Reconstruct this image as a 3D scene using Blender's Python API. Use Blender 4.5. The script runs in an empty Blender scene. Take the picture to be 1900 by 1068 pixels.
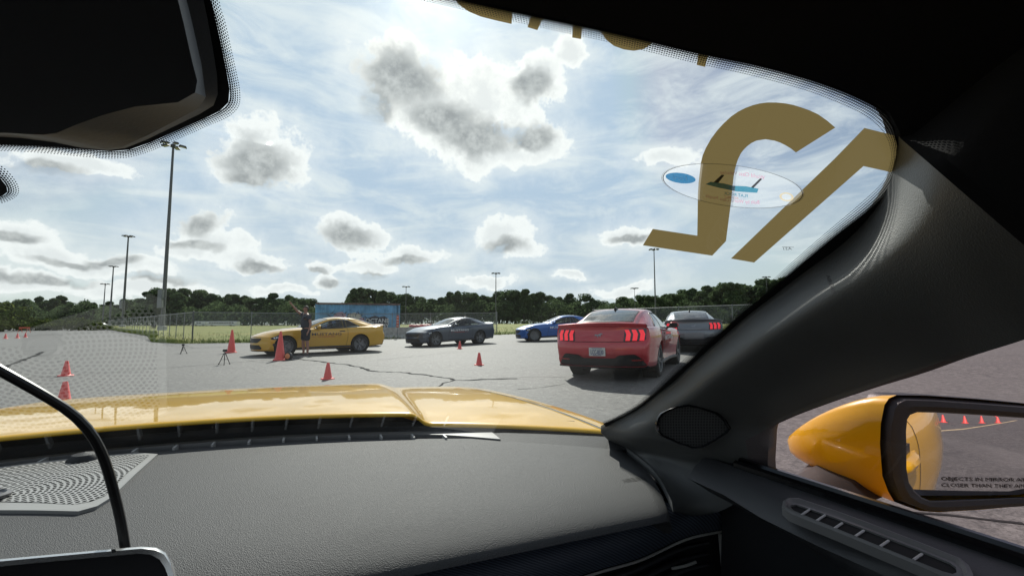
import bpy, bmesh, math, random
from mathutils import Vector, Matrix, noise
random.seed(7)
R = math.radians
SC = bpy.context.scene
COL = SC.collection

# ------------------------------------------------------------------ camera
F, CX, CY = 834.0, 950.0, 534.0            # focal length and centre in photo pixels (1900 x 1068)
PITCH, EYE = R(4.53), 1.15
cam_d = bpy.data.cameras.new('camera')
cam = bpy.data.objects.new('camera', cam_d); COL.objects.link(cam)
cam_d.sensor_width = 36.0; cam_d.lens = 36.0 * F / 1900.0
cam_d.clip_start = 0.02; cam_d.clip_end = 6000
cam.location = (0, 0, EYE); cam.rotation_euler = (math.pi/2 + PITCH, 0, 0)
SC.camera = cam

# ------------------------------------------------------------------ light
SUN_AZ, SUN_EL = R(-10.0), R(37.5)          # azimuth to the right of +Y
EXPOSURE = 0.38
SKY_STRENGTH = 0.07
SUN_STRENGTH = 4.2
SC.view_settings.view_transform = 'Standard'; SC.view_settings.look = 'None'
SC.view_settings.exposure = EXPOSURE; SC.view_settings.gamma = 1.0
SC.view_settings.use_curve_mapping = False
sun_d = bpy.data.lights.new('sun', 'SUN'); sun = bpy.data.objects.new('sun', sun_d); COL.objects.link(sun)
sun_d.energy = SUN_STRENGTH; sun_d.angle = R(0.6); sun_d.color = (1.0, 0.955, 0.88)
SD = Vector((math.sin(SUN_AZ)*math.cos(SUN_EL), math.cos(SUN_AZ)*math.cos(SUN_EL), math.sin(SUN_EL)))
sun.rotation_euler = (-SD).to_track_quat('-Z', 'Y').to_euler(); sun.location = (0, 0, 60)

def pdir(px, py):
    """world direction of a photo pixel"""
    x = (px - CX) / F; y = (CY - py) / F
    c, s = math.cos(PITCH), math.sin(PITCH)
    return Vector((x, c - s*y, s + c*y))

class NT:
    """small node-tree writer"""
    def __init__(s, tree): s.t = tree; s.n = tree.nodes; s.l = tree.links
    def node(s, kind, **kw):
        n = s.n.new(kind)
        for k, v in kw.items(): setattr(n, k, v)
        return n
    def put(s, sock, v):
        if hasattr(v, 'is_output'): s.l.new(v, sock)
        else: sock.default_value = v
    def m(s, op, a, b=None, c=None, clamp=False):
        n = s.node('ShaderNodeMath', operation=op, use_clamp=clamp)
        s.put(n.inputs[0], a)
        if b is not None: s.put(n.inputs[1], b)
        if c is not None: s.put(n.inputs[2], c)
        return n.outputs[0]
    def v(s, op, a, b=None, c=None):
        n = s.node('ShaderNodeVectorMath', operation=op)
        s.put(n.inputs[0], a)
        if b is not None: s.put(n.inputs[1], b)
        if c is not None: s.put(n.inputs[2], c)
        return n.outputs['Value'] if op in ('LENGTH', 'DOT_PRODUCT', 'DISTANCE') else n.outputs[0]
    def ss(s, x, lo, hi, a=0.0, b=1.0):
        n = s.node('ShaderNodeMapRange', interpolation_type='SMOOTHSTEP')
        s.put(n.inputs[0], x)
        for i, q in enumerate((lo, hi, a, b)): s.put(n.inputs[i+1], q)
        return n.outputs[0]
    def mix(s, f, a, b, blend='MIX'):
        n = s.node('ShaderNodeMix', data_type='RGBA', blend_type=blend)
        s.put(n.inputs[0], f); s.put(n.inputs[6], a); s.put(n.inputs[7], b)
        return n.outputs[2]
    def noise(s, vec, scale, detail=3, rough=.55, dist=0.0):
        n = s.node('ShaderNodeTexNoise')
        if vec is not None: s.l.new(vec, n.inputs['Vector'])
        n.inputs['Scale'].default_value = scale; n.inputs['Detail'].default_value = detail
        n.inputs['Roughness'].default_value = rough; n.inputs['Distortion'].default_value = dist
        return n.outputs[0]

def rgb(r, g, b): return (r, g, b, 1.0)

def build_world():
    w = bpy.data.worlds.new('World'); SC.world = w; w.use_nodes = True
    w.cycles.sampling_method = 'NONE'
    nt = NT(w.node_tree); nt.n.clear()
    out = nt.node('ShaderNodeOutputWorld'); bg = nt.node('ShaderNodeBackground')
    nt.l.new(bg.outputs[0], out.inputs[0]); bg.inputs[1].default_value = SKY_STRENGTH
    sky = nt.node('ShaderNodeTexSky', sky_type='NISHITA')
    sky.sun_disc = False; sky.sun_elevation = SUN_EL; sky.sun_rotation = SUN_AZ
    sky.altitude = 200; sky.air_density = 1.0; sky.dust_density = 1.6; sky.ozone_density = 1.0
    tc = nt.node('ShaderNodeTexCoord'); d = tc.outputs['Generated']
    sep = nt.node('ShaderNodeSeparateXYZ'); nt.l.new(d, sep.inputs[0])
    az = nt.m('ARCTAN2', sep.outputs[0], sep.outputs[1]); el = nt.m('ARCSINE', sep.outputs[2])
    comb = nt.node('ShaderNodeCombineXYZ'); nt.l.new(az, comb.inputs[0]); nt.l.new(el, comb.inputs[1])
    # puffy edges: warp the lookup and add finer noise
    n1 = nt.noise(d, 10.0, 4, .6); n2 = nt.noise(d, 30.0, 8, .66)
    wn = nt.node('ShaderNodeTexNoise'); nt.l.new(d, wn.inputs['Vector']); wn.inputs['Scale'].default_value = 8.0; wn.inputs['Detail'].default_value = 4; wn.inputs['Roughness'].default_value = .6
    ae = nt.v('MULTIPLY_ADD', wn.outputs['Color'], (.11, .085, 0), (-.055, -.042, 0)); ae = nt.v('ADD', ae, comb.outputs[0])
    # cumulus heaps: photo pixel centre, half-size in pixels, weight
    heaps = [(735, 140, 78, 62), (800, 205, 95, 70), (900, 180, 120, 75), (1000, 150, 60, 45), (850, 255, 90, 50),
             (1010, 265, 72, 45), (930, 285, 120, 38), (760, 90, 40, 30),
             (480, 265, 72, 52), (520, 290, 80, 62), (460, 310, 60, 46), (440, 275, 40, 42),
             (375, 415, 55, 40), (400, 450, 90, 34), (470, 480, 80, 30), (350, 470, 60, 22),
             (650, 425, 62, 33), (690, 432, 32, 22), (930, 430, 58, 34), (960, 465, 45, 24),
             (1165, 440, 58, 24), (1240, 290, 70, 22), (610, 515, 28, 16), (690, 492, 50, 16), (600, 490, 42, 14),
             (760, 470, 90, 20), (1060, 100, 40, 26),
             (30, 430, 80, 48), (90, 470, 110, 36), (200, 490, 120, 30), (30, 520, 160, 30), (260, 535, 150, 24),
             (150, 310, 130, 30), (900, 520, 60, 12), (1150, 540, 60, 14), (520, 535, 70, 16), (1060, 512, 40, 8)]
    dmin = dlow = None
    for px, py, rx, ry in heaps:
        q = pdir(px, py).normalized()
        a0, e0 = math.atan2(q.x, q.y), math.asin(q.z)
        pix = F * (1 + ((px-CX)/F)**2 * .75)         # pixels per radian here
        sx, sy = pix/rx, pix/ry
        v = nt.v('MULTIPLY_ADD', ae, (sx, sy, 0), (-a0*sx, -e0*sy, 0))
        ln = nt.v('LENGTH', v)
        dmin = ln if dmin is None else nt.m('SMOOTH_MIN', dmin, ln, .3)
    # thick undersides of those heaps, where little sunlight comes through
    for px, py, rx, ry in [(742, 150, 92, 58), (695, 195, 45, 42), (890, 252, 82, 40), (830, 222, 80, 34), (985, 250, 60, 26), (985, 165, 50, 24), (488, 296, 84, 54), (470, 330, 50, 24),
                           (372, 412, 48, 32), (368, 455, 60, 15), (642, 432, 50, 22), (932, 457, 44, 20), (750, 480, 56, 12), (690, 510, 28, 9), (615, 519, 25, 11), (590, 495, 27, 9),
                           (20, 432, 56, 18), (130, 482, 90, 12), (212, 480, 44, 14), (60, 515, 150, 13), (300, 520, 70, 11), (480, 491, 46, 14), (105, 320, 70, 18), (1170, 446, 38, 11)]:
        q = pdir(px, py).normalized(); a0, e0 = math.atan2(q.x, q.y), math.asin(q.z); pix = F * (1 + ((px-CX)/F)**2 * .75); sx, sy = pix/rx, pix/ry
        lw = nt.v('LENGTH', nt.v('MULTIPLY_ADD', ae, (sx, sy, 0), (-a0*sx, -e0*sy, 0)))
        dlow = lw if dlow is None else nt.m('SMOOTH_MIN', dlow, lw, .25)
    # the same kind of heaps over the rest of the sky, from noise alone
    n3 = nt.noise(nt.v('MULTIPLY', d, (1, 1, 1.9)), 3.3, 4, .55)
    wild = nt.ss(n3, .50, .72, -1.2, .75)
    front = nt.ss(nt.m('ABSOLUTE', az), .86, 1.05)      # the view's own heaps stand in front, the noise ones all round
    wild = nt.m('ADD', nt.m('MULTIPLY', wild, front), nt.m('MULTIPLY_ADD', front, 3.0, -3.0))
    dens = nt.m('SUBTRACT', 1.06, dmin)
    dens = nt.m('MAXIMUM', dens, wild)
    rough = nt.m('ADD', nt.m('MULTIPLY_ADD', n1, .9, -.45), nt.m('MULTIPLY_ADD', n2, 1.3, -.65))
    low = nt.m('MAXIMUM', nt.m('SUBTRACT', 1.12, dlow), wild)
    dens = nt.m('ADD', dens, rough)
    cover = nt.m('MAXIMUM', nt.ss(dens, -.04, .34), nt.ss(dens, -.95, .4, 0, .42))
    core = nt.ss(nt.m('ADD', low, nt.m('MULTIPLY', rough, .62)), .0, .72)
    # thin high veil and streaks
    dv = nt.v('MULTIPLY', d, (1.0, 1.0, 3.6))
    veil = nt.noise(dv, 5.5, 8, .64, .6)
    veilf = nt.ss(veil, .38, .70, 0.05, .72)
    sdot = nt.v('DOT_PRODUCT', d, tuple(SD))
    glow = nt.m('POWER', nt.m('MAXIMUM', sdot, 0.0), 26.0)
    glow2 = nt.m('POWER', nt.m('MAXIMUM', sdot, 0.0), 160.0)
    thin = nt.mix(1.0, sky.outputs[0], rgb(5.4, 6.9, 8.8), 'DARKEN')
    skyc = nt.mix(veilf, thin, rgb(9.6, 10.2, 10.4))
    hz = nt.ss(el, .32, .0, 0, .55)
    skyc = nt.mix(hz, skyc, rgb(8.2, 8.8, 8.9))
    skyc = nt.mix(1.0, skyc, nt.mix(1.0, nt.mix(glow, rgb(0, 0, 0), rgb(1.2, 1.15, 1.0)), nt.mix(glow2, rgb(0, 0, 0), rgb(5, 4.8, 4.3)), 'ADD'), 'ADD')
    lit = nt.mix(glow, rgb(11.4, 11.6, 11.6), rgb(14.0, 13.8, 13.2))
    shade = nt.mix(nt.ss(n2, .35, .7), rgb(4.3, 4.5, 4.6), rgb(7.4, 7.6, 7.6))
    lit = nt.mix(nt.ss(dens, .3, .9, 0, .6), lit, rgb(8.8, 9.1, 9.3))
    cc = nt.mix(core, lit, shade)
    res = nt.mix(nt.m('MULTIPLY', cover, .97), skyc, cc)
    nt.l.new(res, bg.inputs[0])
build_world()

# ------------------------------------------------------------------ materials
MATS = {}
def mat(name, color=(.5, .5, .5), rough=.5, metal=0., coat=0., spec=.5, bump=None, var=None, emit=None, sheen=0):
    """principled material; bump=(scale, strength, distance), var=(scale, amount) mottles the colour"""
    if name in MATS: return MATS[name]
    m = bpy.data.materials.new(name); m.use_nodes = True
    nt = NT(m.node_tree); p = nt.n['Principled BSDF']
    p.inputs['Base Color'].default_value = rgb(*color); p.inputs['Roughness'].default_value = rough
    p.inputs['Metallic'].default_value = metal; p.inputs['Coat Weight'].default_value = coat
    p.inputs['Coat Roughness'].default_value = .03; p.inputs['Specular IOR Level'].default_value = spec
    tc = nt.node('ShaderNodeTexCoord')
    if var:
        n = nt.noise(tc.outputs['Object'], var[0], 5, .6)
        f = nt.ss(n, .3, .7)
        lo = tuple(c*(1-var[1]) for c in color); hi = tuple(min(1, c*(1+var[1])) for c in color)
        nt.l.new(nt.mix(f, rgb(*lo), rgb(*hi)), p.inputs['Base Color'])
    if bump:
        n = nt.noise(tc.outputs['Object'], bump[0], 2, .5)
        b = nt.node('ShaderNodeBump'); b.inputs['Strength'].default_value = bump[1]; b.inputs['Distance'].default_value = bump[2]
        nt.l.new(n, b.inputs['Height']); nt.l.new(b.outputs[0], p.inputs['Normal'])
    if emit:
        p.inputs['Emission Color'].default_value = rgb(*emit[0]); p.inputs['Emission Strength'].default_value = emit[1]
    MATS[name] = m
    return m

def glass_mat(name, tint, refl=1.0, rough=0.0, dust=0.0):
    m = bpy.data.materials.new(name); m.use_nodes = True
    nt = NT(m.node_tree); nt.n.clear()
    out = nt.node('ShaderNodeOutputMaterial'); mx = nt.node('ShaderNodeMixShader')
    tr = nt.node('ShaderNodeBsdfTransparent'); gl = nt.node('ShaderNodeBsdfGlossy')
    tr.inputs[0].default_value = rgb(*tint); gl.inputs['Roughness'].default_value = rough
    ge = nt.node('ShaderNodeNewGeometry')                  # Schlick reflectance, the same from either face of the thin pane
    cs = nt.m('ABSOLUTE', nt.v('DOT_PRODUCT', ge.outputs['Incoming'], ge.outputs['Normal']))
    fr = nt.m('MULTIPLY_ADD', nt.m('POWER', nt.m('SUBTRACT', 1.0, cs, clamp=True), 5.0), .957, .043)
    nt.l.new(nt.m('MULTIPLY', fr, refl, clamp=True), mx.inputs[0])
    nt.l.new(tr.outputs[0], mx.inputs[1]); nt.l.new(gl.outputs[0], mx.inputs[2]); nt.l.new(mx.outputs[0], out.inputs[0])
    if dust:                                               # a film of dust, smears and specks that scatters light
        tc = nt.node('ShaderNodeTexCoord'); o = tc.outputs['Object']; tl = nt.node('ShaderNodeBsdfTranslucent'); tl.inputs[0].default_value = rgb(.75, .74, .70)
        sm = nt.ss(nt.noise(nt.v('MULTIPLY', o, (3, 1, 1)), 6.0, 4, .6), .42, .72, .25, 1.0); sp = nt.ss(nt.noise(o, 210.0, 1, .5), .72, .78, 0, 2.5)
        m2 = nt.node('ShaderNodeMixShader'); nt.l.new(nt.m('MULTIPLY', nt.m('ADD', sm, sp), dust), m2.inputs[0])
        nt.l.new(mx.outputs[0], m2.inputs[1]); nt.l.new(tl.outputs[0], m2.inputs[2]); nt.l.new(m2.outputs[0], out.inputs[0])
    return m

# ------------------------------------------------------------------ mesh helpers
class MB:
    def __init__(s): s.v = []; s.f = []; s.uv = []; s.mi = []
    def add(s, vs, fs, mi=0, uvs=None):
        o = len(s.v); s.v += [tuple(p) for p in vs]
        for k, f in enumerate(fs):
            s.f.append(tuple(i+o for i in f)); s.mi.append(mi)
            s.uv.append([uvs[i] for i in f] if uvs else [(0, 0)]*len(f))
        return s
    def grid(s, rows, mi=0, closed=False, uv=None):
        """rows: list of equal-length point lists"""
        n = len(rows[0]); vs = [p for r in rows for p in r]; fs = []
        for i in range(len(rows)-1):
            for j in range(n - (0 if closed else 1)):
                k = (j+1) % n
                fs.append((i*n+j, i*n+k, (i+1)*n+k, (i+1)*n+j))
        uvs = None
        if uv: uvs = [uv(i, j) for i in range(len(rows)) for j in range(n)]
        return s.add(vs, fs, mi, uvs)
    def box(s, c, size, rot=None, mi=0):
        vs = []
        for dx in (-.5, .5):
            for dy in (-.5, .5):
                for dz in (-.5, .5):
                    p = Vector((dx*size[0], dy*size[1], dz*size[2]))
                    if rot is not None: p = rot @ p
                    vs.append(p + Vector(c))
        return s.add(vs, [(0, 1, 3, 2), (4, 6, 7, 5), (0, 4, 5, 1), (2, 3, 7, 6), (0, 2, 6, 4), (1, 5, 7, 3)], mi)
    def tube(s, pts, rad, n=8, mi=0, cap=True):
        pts = [Vector(p) for p in pts]
        rads = rad if isinstance(rad, (list, tuple)) else [rad]*len(pts)
        rows = []; up = None
        for i, p in enumerate(pts):
            d = (pts[min(i+1, len(pts)-1)] - pts[max(i-1, 0)]).normalized()
            if up is None: up = d.orthogonal().normalized()
            up = (up - d*up.dot(d)).normalized(); sd = d.cross(up)
            rows.append([p + (up*math.cos(a) + sd*math.sin(a))*rads[i] for a in [2*math.pi*k/n for k in range(n)]])
        s.grid(rows, mi, True)
        if cap:
            o = len(s.v) - n*len(rows)
            s.f.append(tuple(o+k for k in range(n))[::-1]); s.mi.append(mi); s.uv.append([(0, 0)]*n)
            e = len(s.v) - n
            s.f.append(tuple(e+k for k in range(n))); s.mi.append(mi); s.uv.append([(0, 0)]*n)
        return s
    def lathe(s, prof, n=24, mi=0, axis='Z', off=(0, 0, 0)):
        rows = []
        for r, z in prof:
            row = []
            for k in range(n):
                a = 2*math.pi*k/n
                if axis == 'Z': p = (r*math.cos(a), r*math.sin(a), z)
                elif axis == 'Y': p = (r*math.cos(a), z, r*math.sin(a))
                else: p = (z, r*math.cos(a), r*math.sin(a))
                row.append(tuple(p[i]+off[i] for i in range(3)))
            rows.append(row)
        return s.grid(rows, mi, True)
    def prism(s, loop, vec, mi=0):
        """closed solid: loop of 3D points extruded along vec (vec may be a function of the point)"""
        n = len(loop); a = [Vector(p) for p in loop]; b = [p + (vec(p) if callable(vec) else Vector(vec)) for p in a]
        fs = [tuple(range(n))[::-1], tuple(range(n, 2*n))] + [(i, (i+1) % n, n+(i+1) % n, n+i) for i in range(n)]
        return s.add(a+b, fs, mi)
    def mesh(s, name, mats, smooth=False, angle=None, fix=True):
        me = bpy.data.meshes.new(name)
        me.from_pydata(s.v, [], s.f)
        uvl = me.uv_layers.new(name='uv'); k = 0
        for f in s.uv:
            for c in f: uvl.data[k].uv = c; k += 1
        for m in (mats if isinstance(mats, (list, tuple)) else [mats]): me.materials.append(m)
        me.polygons.foreach_set('material_index', s.mi)
        if smooth: me.polygons.foreach_set('use_smooth', [True]*len(me.polygons))
        if fix:
            bm = bmesh.new(); bm.from_mesh(me)
            bmesh.ops.remove_doubles(bm, verts=bm.verts, dist=1e-5)
            bmesh.ops.recalc_face_normals(bm, faces=bm.faces)
            if angle is not None:
                for e in bm.edges:
                    if len(e.link_faces) == 2 and e.calc_face_angle(0) > R(angle): e.smooth = False
            bm.to_mesh(me); bm.free()
        me.update()
        return me
    def build(s, name, mats, parent=None, smooth=False, angle=35, fix=True):
        return put(name, s.mesh(name, mats, smooth, angle if smooth else None, fix), parent)

def put(name, me, parent=None):
    o = bpy.data.objects.new(name, me); COL.objects.link(o)
    if parent is not None: o.parent = parent
    return o
def tag(o, label=None, cat=None, group=None, kind=None):
    if label: o['label'] = label
    if cat: o['category'] = cat
    if group: o['group'] = group
    if kind: o['kind'] = kind
    return o
def thing(name, label, cat, loc=(0, 0, 0), rz=0., group=None):
    o = bpy.data.objects.new(name, None); COL.objects.link(o); o.empty_display_size = .2
    o.location = loc; o.rotation_euler = (0, 0, rz)
    return tag(o, label, cat, group)
def copy_tree(o, parent=None):
    c = o.copy(); COL.objects.link(c); c.parent = parent
    for ch in list(o.children): copy_tree(ch, c)
    return c
def solid(me_obj, thick, offset=-1):
    m = me_obj.modifiers.new('thickness', 'SOLIDIFY'); m.thickness = thick; m.offset = offset
    return me_obj

_txt = {}
def text2d(s, sx=1.0, shear=0.0, bold=0.0):
    """outline text as flat triangles, cap height about 0.7, origin at its middle"""
    cu = bpy.data.curves.new('lettering', 'FONT'); cu.body = s; cu.size = 1.0
    cu.align_x = 'CENTER'; cu.align_y = 'CENTER'; cu.shear = shear; cu.resolution_u = 2; cu.offset = bold
    ob = bpy.data.objects.new('lettering', cu); COL.objects.link(ob)
    dg = bpy.context.evaluated_depsgraph_get(); dg.update()
    me = bpy.data.meshes.new_from_object(ob.evaluated_get(dg))
    vs = [(v.co.x*sx, v.co.y) for v in me.vertices]; fs = [tuple(p.vertices) for p in me.polygons]
    bpy.data.objects.remove(ob); bpy.data.curves.remove(cu); bpy.data.meshes.remove(me)
    return vs, fs

def interp(x, xs, ys):
    if x <= xs[0]: return ys[0]
    for i in range(len(xs)-1):
        if x <= xs[i+1]:
            t = (x-xs[i])/(xs[i+1]-xs[i]); return ys[i]+(ys[i+1]-ys[i])*t
    return ys[-1]
def cinterp(x, xs, ys):
    """smooth (Catmull-Rom, non-uniform) interpolation"""
    if x <= xs[0]: return ys[0]
    if x >= xs[-1]: return ys[-1]
    for i in range(len(xs)-1):
        if x <= xs[i+1]:
            h = xs[i+1]-xs[i]; t = (x-xs[i])/h
            def slope(k):
                if k == 0: return (ys[1]-ys[0])/(xs[1]-xs[0])
                if k == len(xs)-1: return (ys[-1]-ys[-2])/(xs[-1]-xs[-2])
                return (ys[k+1]-ys[k-1])/(xs[k+1]-xs[k-1])
            a, b = slope(i)*h, slope(i+1)*h
            return (2*t**3-3*t*t+1)*ys[i]+(t**3-2*t*t+t)*a+(-2*t**3+3*t*t)*ys[i+1]+(t**3-t*t)*b
def sstep(a, b, x):
    t = max(0., min(1., (x-a)/(b-a))); return t*t*(3-2*t)
def resample(pts, n):
    pts = [Vector(p) for p in pts]; L = [0]
    for a, b in zip(pts, pts[1:]): L.append(L[-1]+(b-a).length)
    return [Vector([cinterp(L[-1]*k/(n-1), L, [p[c] for p in pts]) for c in range(len(pts[0]))]) for k in range(n)]

# ------------------------------------------------------------------ terrain
def gz(x, y):
    """height of the lot: level on the left, rising gently to the right"""
    s = .010*(y-10) + .025*x
    k = 14.0
    q = s if k*s > 30 else math.log(1+math.exp(k*s))/k
    return .9*math.tanh(q/.9) - .0
def gp(px, py):
    """ground point seen at a photo pixel"""
    d = pdir(px, py); t = EYE/-d.z
    for _ in range(30):
        p = d*t; t = (EYE - gz(p.x, p.y))/-d.z
    p = d*t
    return Vector((p.x, p.y, gz(p.x, p.y)))
def onray(px, dist):
    """ground point under column px at depth dist"""
    x = (px-CX)/F*dist
    return Vector((x, dist, gz(x, dist)))
# ------------------------------------------------------------------ ground
def asphalt():
    m = bpy.data.materials.new('asphalt'); m.use_nodes = True
    nt = NT(m.node_tree); p = nt.n['Principled BSDF']
    tc = nt.node('ShaderNodeTexCoord'); o = tc.outputs['Object']
    fine = nt.noise(o, 38.0, 6, .85); mid = nt.noise(o, 2.2, 5, .6); big = nt.noise(o, .13, 4, .55)
    st = nt.noise(nt.v('MULTIPLY', o, (.25, 1.6, 1)), .9, 4, .6)       # rubbed lanes
    c = nt.mix(nt.ss(fine, .34, .66), rgb(.055, .054, .051), rgb(.218, .212, .198))
    grit = nt.noise(o, 11.0, 8, .8)
    c = nt.mix(nt.ss(grit, .52, .60, 0, .8), c, rgb(.26, .256, .24))
    c = nt.mix(nt.ss(grit, .48, .40, 0, .75), c, rgb(.045, .045, .045))
    c = nt.mix(nt.ss(mid, .3, .72, 0, .35), c, rgb(.12, .118, .114))
    c = nt.mix(nt.ss(big, .38, .62, 0, .4), c, rgb(.15, .148, .14))
    c = nt.mix(nt.ss(st, .5, .72, 0, .35), c, rgb(.10, .10, .10))
    c = nt.mix(nt.ss(nt.noise(o, .55, 5, .65, .8), .58, .68, 0, .45), c, rgb(.085, .084, .082))
    c = nt.mix(nt.ss(nt.noise(nt.v('MULTIPLY', o, (.5, .12, 1)), .8, 3, .5), .60, .70, 0, .35), c, rgb(.24, .235, .22))
    vo = nt.node('ShaderNodeTexVoronoi', feature='DISTANCE_TO_EDGE'); vo.inputs['Scale'].default_value = .32
    wob = nt.noise(o, 1.1, 4, .6)
    nt.l.new(nt.v('ADD', o, nt.v('MULTIPLY', wob, (1.6, -1.3, 0))), vo.inputs['Vector'])
    crack = nt.ss(vo.outputs[0], .002, .010, .55, 0)
    keep = nt.ss(nt.noise(o, .21, 2), .47, .56)
    c = nt.mix(nt.m('MULTIPLY', crack, keep), c, rgb(.045, .045, .045))
    nt.l.new(c, p.inputs['Base Color']); p.inputs['Roughness'].default_value = .72
    p.inputs['Specular IOR Level'].default_value = .35
    b = nt.node('ShaderNodeBump'); b.inputs['Strength'].default_value = .5; b.inputs['Distance'].default_value = .006
    nt.l.new(nt.noise(o, 90, 3, .7), b.inputs['Height']); nt.l.new(b.outputs[0], p.inputs['Normal'])
    return m
def axis(lim, near, step, far_n):
    a = [-near + step*i for i in range(int(2*near/step)+1)]
    ext = [near*(lim/near)**(k/far_n) for k in range(1, far_n+1)]
    return [-e for e in reversed(ext)] + a + ext
AX = axis(900, 60, 2.0, 12)
g = MB(); g.grid([[(x, y, gz(x, y)) for x in AX] for y in AX])
ground = tag(g.build('asphalt_ground', asphalt(), smooth=True), kind='structure')

tar = mat('tar_seal', (.040, .040, .040), .95, spec=.05)
def tar_line(pts, w, seed, jit=.02):
    random.seed(seed)
    P = [gp(*p) for p in pts]; fine = []
    for a, b in zip(P, P[1:]):
        n = max(2, int((b-a).length/.12))
        fine += [a.lerp(b, k/n) for k in range(n)]
    fine.append(P[-1]); rows = []; off = 0
    for i, p in enumerate(fine):
        d = (fine[min(i+1, len(fine)-1)] - fine[max(0, i-1)]); d.z = 0; d.normalize(); s = Vector((-d.y, d.x, 0))
        off = .8*off + random.uniform(-jit, jit); ww = w*random.uniform(.25, 1.1)
        q = p + s*off
        e = [q - s*ww*.5, q + s*ww*.5]
        rows.append([(k.x, k.y, gz(k.x, k.y)+.005) for k in e])
    m = MB(); m.grid(rows)
    m.build('tar_seal', tar, ground)
tar_line([(-60, 712), (0, 704), (200, 691), (440, 672), (540, 664)], .045, 1, .012)
tar_line([(528, 662), (600, 672), (640, 677), (690, 687), (760, 691), (785, 695), (846, 705), (905, 703), (960, 702)], .13, 2, .05)
tar_line([(846, 705), (825, 711), (800, 722)], .07, 3, .03)
tar_line([(-20, 690), (8, 683), (40, 668), (84, 652)], .17, 4, .03)
tar_line([(70, 660), (180, 655), (300, 648), (420, 644)], .05, 5, .03)
tar_line([(250, 660), (345, 654), (415, 651)], .04, 6, .03)
tar_line([(300, 640), (360, 645), (470, 642)], .07, 7, .03)
tar_line([(960, 722), (1010, 718), (1045, 712)], .025, 8, .02)
tar_line([(920, 701), (980, 699), (1050, 700)], .02, 9, .02)
tar_line([(700, 668), (760, 662), (860, 652), (960, 648)], .03, 10, .03)
tar_line([(1640, 948), (1760, 956), (1900, 972)], .035, 11, .006)
tar_line([(0, 625), (100, 621), (180, 620)], .25, 12, .06)

# dry grass field beyond the fences
FENCE_A, FENCE_K, FENCE_E = (-85., 95.), (-19.1, 27.0), (-1.3, 38.5)
edge_pts = [(-190, 215), FENCE_A, (-50, 58.5), (-30, 38), (-19.6, 26.3), (-10, 31.8), (-1.0, 37.6), (2.5, 37.6), (6.5, 35.3), (14, 28), (22, 19.5), (60, -10)]
edge = resample([Vector((a, b, 0)) for a, b in edge_pts], 90)
def grass_mat(name, a, b, c, sc):
    m = bpy.data.materials.new(name); m.use_nodes = True
    nt = NT(m.node_tree); p = nt.n['Principled BSDF']; tc = nt.node('ShaderNodeTexCoord'); o = tc.outputs['Object']
    col = nt.mix(nt.ss(nt.noise(o, sc, 5, .6), .35, .65), rgb(*a), rgb(*b))
    col = nt.mix(nt.ss(nt.noise(o, sc*.12, 4, .55), .42, .6), col, rgb(*c))
    nt.l.new(col, p.inputs['Base Color']); p.inputs['Roughness'].default_value = .9; p.inputs['Specular IOR Level'].default_value = .15
    return m
rows = []
for r in (0, .02, .06, .15, .4, 1, 2.5, 5.5):
    row = []
    for e in edge:
        d = e.normalized(); q = e + d*(r*60)
        row.append((q.x, q.y, gz(q.x, q.y) + .012 + (.12 if r > .03 else 0)*1.0))
    rows.append(row)
m = MB(); m.grid(rows)
tag(m.build('grass_field', grass_mat('dry_grass', (.20, .205, .06), (.29, .27, .09), (.15, .19, .042), .8), smooth=True), kind='structure')

# grass blades along the edge of the lot
bm = MB(); random.seed(3)
def blades(n, place, h0, h1, w, wd=.35):
    for _ in range(n):
        x, y = place(); z = gz(x, y); h = random.uniform(h0, h1); a = random.uniform(0, 6.28)
        ww = w*random.uniform(.6, 1.3); lx, ly = random.uniform(-wd, wd)*h, random.uniform(-wd, wd)*h
        c, s = math.cos(a)*ww, math.sin(a)*ww
        bm.add([(x-c, y-s, z), (x+c, y+s, z), (x+lx*.5+c*.6, y+ly*.5+s*.6, z+h*.6), (x+lx, y+ly, z+h)], [(0, 1, 2), (0, 2, 3)])
def along(i0, i1, spread, lead=.25):
    def f():
        t = random.uniform(i0, i1); i = int(t); e = edge[i].lerp(edge[min(i+1, 89)], t-i)
        d = e.normalized(); r = -lead + spread*random.random()**1.5
        return e.x+d.x*r, e.y+d.y*r
    return f
blades(26000, along(26, 72, 2.2), .06, .30, .016, .6)
blades(22000, along(26, 74, 26, 0), .10, .36, .025, .6)
blades(14000, along(8, 30, 3.5, .4), .12, .42, .04, .6)
tag(bm.build('grass', grass_mat('green_grass', (.17, .23, .035), (.32, .33, .09), (.13, .19, .03), 2.0), fix=False),
    'rough green and straw coloured grass along the fence', 'grass', kind='stuff')

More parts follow.
